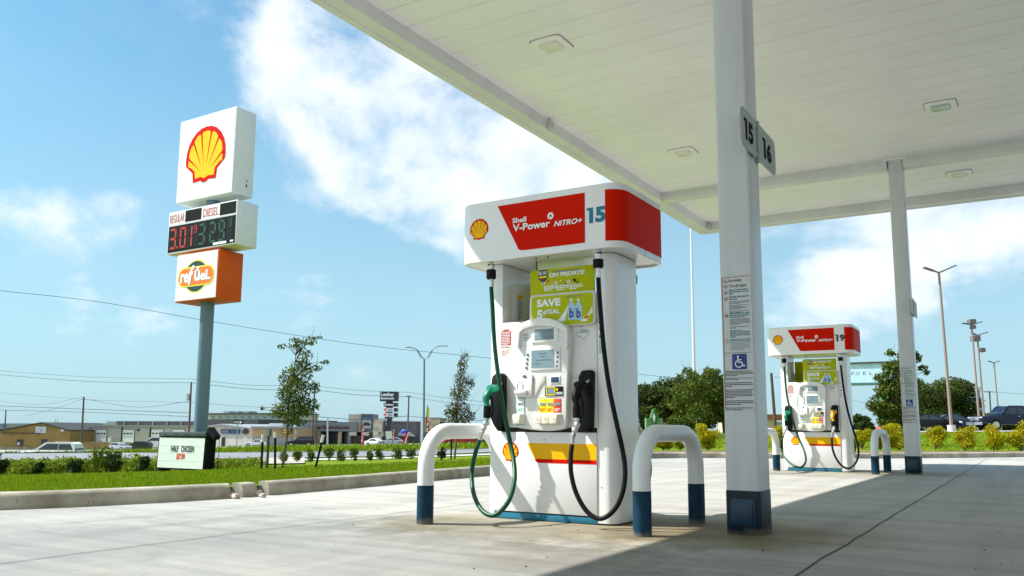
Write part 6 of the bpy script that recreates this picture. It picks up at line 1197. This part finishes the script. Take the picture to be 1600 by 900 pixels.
# ------------------------------------------------------------------ vehicles
TYRE = BLACK; RIM = wm('rim_silver', (.5, .5, .5), rough=.3, metal=.8); GL = wm('car_glass', (.02, .035, .045), rough=.06); GLT = wm('car_glass_teal', (.10, .22, .22), rough=.1); HL = wm('head_lamp', (.75, .75, .72), rough=.15); TLm = wm('tail_lamp', (.5, .02, .01), rough=.2)
PROF = {'sedan': ([(0, .35), (0, .62), (.04, .74), (.28, .86), (1, .90), (.97, .90), (.995, .62), (1, .35)], None)}
def car(px, ybase, D, L_, H_, W_, flip, turn, paint, label, kind='sedan', z=None, cat='car', group=None, glass=None):
    O = PD(px, ybase, D); t = thing('parked_'+kind, O, label, cat, group); ax = (HR*math.cos(turn)+HD*math.sin(turn))*(-1 if flip else 1); side = Vector((-ax.y, ax.x, 0)); Z = Vector((0, 0, 1))
    P = lambda x, y, z_: O+ax*(x*L_)+side*(y*W_/2)+Z*(z_*H_)
    if kind == 'pickup': low = [(-.5, .24), (-.5, .60), (-.17, .60), (-.16, .62), (.18, .62), (.22, .60), (.47, .56), (.5, .50), (.5, .24)]; roof = [(-.165, .60), (-.145, .93), (-.11, .985), (.08, .985), (.115, .94), (.205, .61)]
    elif kind == 'suv': low = [(-.5, .22), (-.5, .56), (-.49, .62), (.18, .62), (.44, .56), (.49, .48), (.5, .22)]; roof = [(-.49, .60), (-.455, .92), (-.41, .985), (.02, .99), (.06, .95), (.21, .61)]
    elif kind == 'van': low = [(-.5, .16), (-.5, .55), (.30, .55), (.46, .48), (.5, .40), (.5, .16)]; roof = [(-.5, .54), (-.49, .95), (-.46, .99), (.12, .99), (.18, .95), (.36, .53)]
    else: low = [(-.5, .20), (-.5, .56), (-.46, .64), (-.30, .67), (.16, .64), (.42, .56), (.49, .46), (.5, .20)]; roof = [(-.36, .645), (-.23, .93), (-.17, .99), (.0, .99), (.05, .95), (.22, .63)]
    m = M(); n = len(low)
    for s_ in (-1, 1): pass
    A = [P(x, -1, z_) for x, z_ in low]; m.prism(A, side*W_); body = build('body', m, paint, t, bevel=.06, seg=3)
    m = M(); n = len(roof); a = [P(x, -.93 if z_ < .7 else -.76, z_) for x, z_ in roof]; b = [P(x, .93 if z_ < .7 else .76, z_) for x, z_ in roof]; m.add(a+b, [tuple(range(n)), tuple(range(n, 2*n))[::-1]]+[(i, (i+1) % n, n+(i+1) % n, n+i) for i in range(n)]); build('cabin', m, paint, t, bevel=.04, seg=2)
    # glazing: inset panels along each side, windscreen and rear screen
    def gp(x0, x1, xs0, xs1, z0, z1):
        for s_ in (-1, 1):
            def yy(zv): return (.93-(zv-.62)/(.985-.62)*.17)*s_+.012*s_
            q = [P(x0, yy(z0), z0), P(x1, yy(z0), z0), P(xs1, yy(z1), z1), P(xs0, yy(z1), z1)]; m_ = M(); m_.prism(q, side*(-.03*s_)); build('side_window', m_, glass or GL, t)
    r0, r1 = roof[0][0], roof[-1][0]; t0, t1 = roof[2][0], roof[3][0]
    zb_, zt_ = .66, .93; xm = (t0+t1)/2
    lx = lambda zv, x0, x1: x0+(x1-x0)*(zv-.62)/.33
    gp(lx(zb_, r0, t0)+.025, xm-.008, lx(zt_, r0, t0)+.02, xm-.008, zb_, zt_); gp(xm+.008, lx(zb_, r1, t1)-.03, xm+.008, lx(zt_, r1, t1)-.02, zb_, zt_)
    for (x0, x1) in ((r1, t1), (r0, t0)):
        d_ = .012*(1 if x0 > 0 else -1)
        if kind == 'van' and x0 < 0: continue
        q = [P(lx(.66, x0, x1)+d_, -.80, .66), P(lx(.66, x0, x1)+d_, .80, .66), P(lx(.93, x0, x1)+d_, .68, .93), P(lx(.93, x0, x1)+d_, -.68, .93)]; m_ = M(); m_.prism(q, ax*(-.03*(1 if x0 > 0 else -1))); build('windscreen', m_, glass or GL, t)
    rw = .20*H_ if kind != 'pickup' else .205*H_; rw = {'sedan': .33, 'suv': .38, 'pickup': .42, 'van': .36}[kind]
    for xw in ((-.30, .325) if kind != 'pickup' else (-.31, .31)):
        for s_ in (-1, 1):
            c = P(xw, s_*.88, 0)+Z*rw; m_ = M(); m_.tube([c-side*s_*.14, c+side*s_*.12], rw*1.12, 20); build('wheel_arch', m_, GAP, t)
            m_ = M(); m_.tube([c-side*s_*.10, c+side*s_*.135], rw, 20); wh_ = build('wheel', m_, TYRE, t, bevel=.02); m_ = M(); m_.tube([c+side*s_*.13, c+side*s_*.145], rw*.64, 16); build('rim', m_, RIM, wh_)
    for s_ in (-1, 1):
        m_ = M(); m_.obox(P(.485, s_*.78, .50 if kind != 'pickup' else .48), ax*.07, side*.16, Z*.10); build('headlight', m_, HL, t, bevel=.02)
        m_ = M(); m_.obox(P(-.495, s_*.82, .53), ax*.04, side*.12, Z*.10); build('tail_light', m_, TLm, t, bevel=.02)
        m_ = M(); m_.obox(P(roof[-1][0]-.03, s_*1.06, .66), ax*.06, side*.07, Z*.06); build('wing_mirror', m_, paint, t, bevel=.02)
    if kind == 'pickup':
        m_ = M(); m_.obox(P(.503, 0, .46), ax*.03, side*.62, Z*.15); build('grille', m_, RIM, t, bevel=.02); m_ = M(); m_.obox(P(.507, 0, .27), ax*.08, side*.98, Z*.11); build('bumper', m_, RIM, t, bevel=.03)
        for x0 in (-.02, ): m_ = M(); [m_.obox(P(x0, s_*1.005, .57), ax*.09, side*.012, Z*.018) for s_ in (-1, 1)]; build('door_handle', m_, RIM, t)
    return t
def pm(n, c, **k): return wm(n, c, rough=.3, coat=0, spec=.3, **k)
NAVYC, BLK, SIL, WHT, REDC, DKB = pm('paint_navy', (.008, .014, .035)), pm('paint_black', (.008, .009, .011)), pm('paint_silver', (.34, .37, .40)), pm('paint_white', (.68, .69, .68)), pm('paint_red', (.30, .015, .01)), pm('paint_dark_blue', (.01, .022, .045))
car(1579, 672.5, 68, 5.9, 1.96, 2.0, True, .06, NAVYC, 'dark navy pickup truck with chrome front at the right picture edge', 'pickup', cat='pickup truck')
car(1452, 673, 72, 4.9, 1.42, 1.85, False, .05, BLK, 'black sedan directly right of the far column', 'sedan', cat='car'); car(1492, 672.5, 79, 4.6, 1.50, 1.85, False, -.10, DKB, 'dark blue car between the black sedan and the navy pickup', 'sedan')
m = M(); car(79, 724.5, 74, 4.95, 1.85, 1.95, True, .02, WHT, 'white SUV passing in front of the tan gabled building', 'suv', cat='SUV'); car(188, 704, 165, 4.5, 1.55, 1.8, False, -.5, SIL, 'silver hatchback parked by the tan board fence', 'suv')
car(243, 701, 190, 6.2, 2.6, 2.0, True, .25, WHT, 'white van partly hidden behind the letter board', 'van', cat='van'); f = BF(236, 188, 700); 
car(399, 697.5, 180, 4.4, 1.42, 1.8, True, .2, WHT, 'small white sedan parked at the tan store', 'sedan'); car(470, 698, 150, 4.9, 1.75, 1.9, True, .1, BLK, 'black SUV parked behind the young lawn tree', 'suv', cat='SUV')
car(612, 696.5, 140, 4.7, 1.40, 1.85, True, .12, SIL, 'silver-blue sedan parked below the black pylon sign', 'sedan', glass=GL); car(588, 697, 160, 4.3, 1.45, 1.8, False, -.4, WHT, 'white car left of the silver-blue sedan', 'sedan')
car(717, 696, 120, 4.7, 1.42, 1.85, True, .15, REDC, 'red sedan seen through the white hoop bollard', 'sedan'); car(751, 695, 122, 4.7, 1.42, 1.85, True, .1, DKB, 'dark blue car beside the left edge of pump 15', 'sedan')
f = BF(214, 170, 704); t = thing('dumpster', f.O, 'dark green dumpster between the silver hatchback and the white van', 'dumpster'); f.poly('bin', [(205, 704), (203.5, 694.5), (232, 694.5), (230, 704)], 0, 2, wm('bin_green', (.015, .04, .02), rough=.6), t); f.poly('lid', [(203, 694.5), (210, 690), (226, 690), (233, 694.5)], -.1, 2.1, wm('bin_lid', (.02, .03, .025), rough=.6), t)
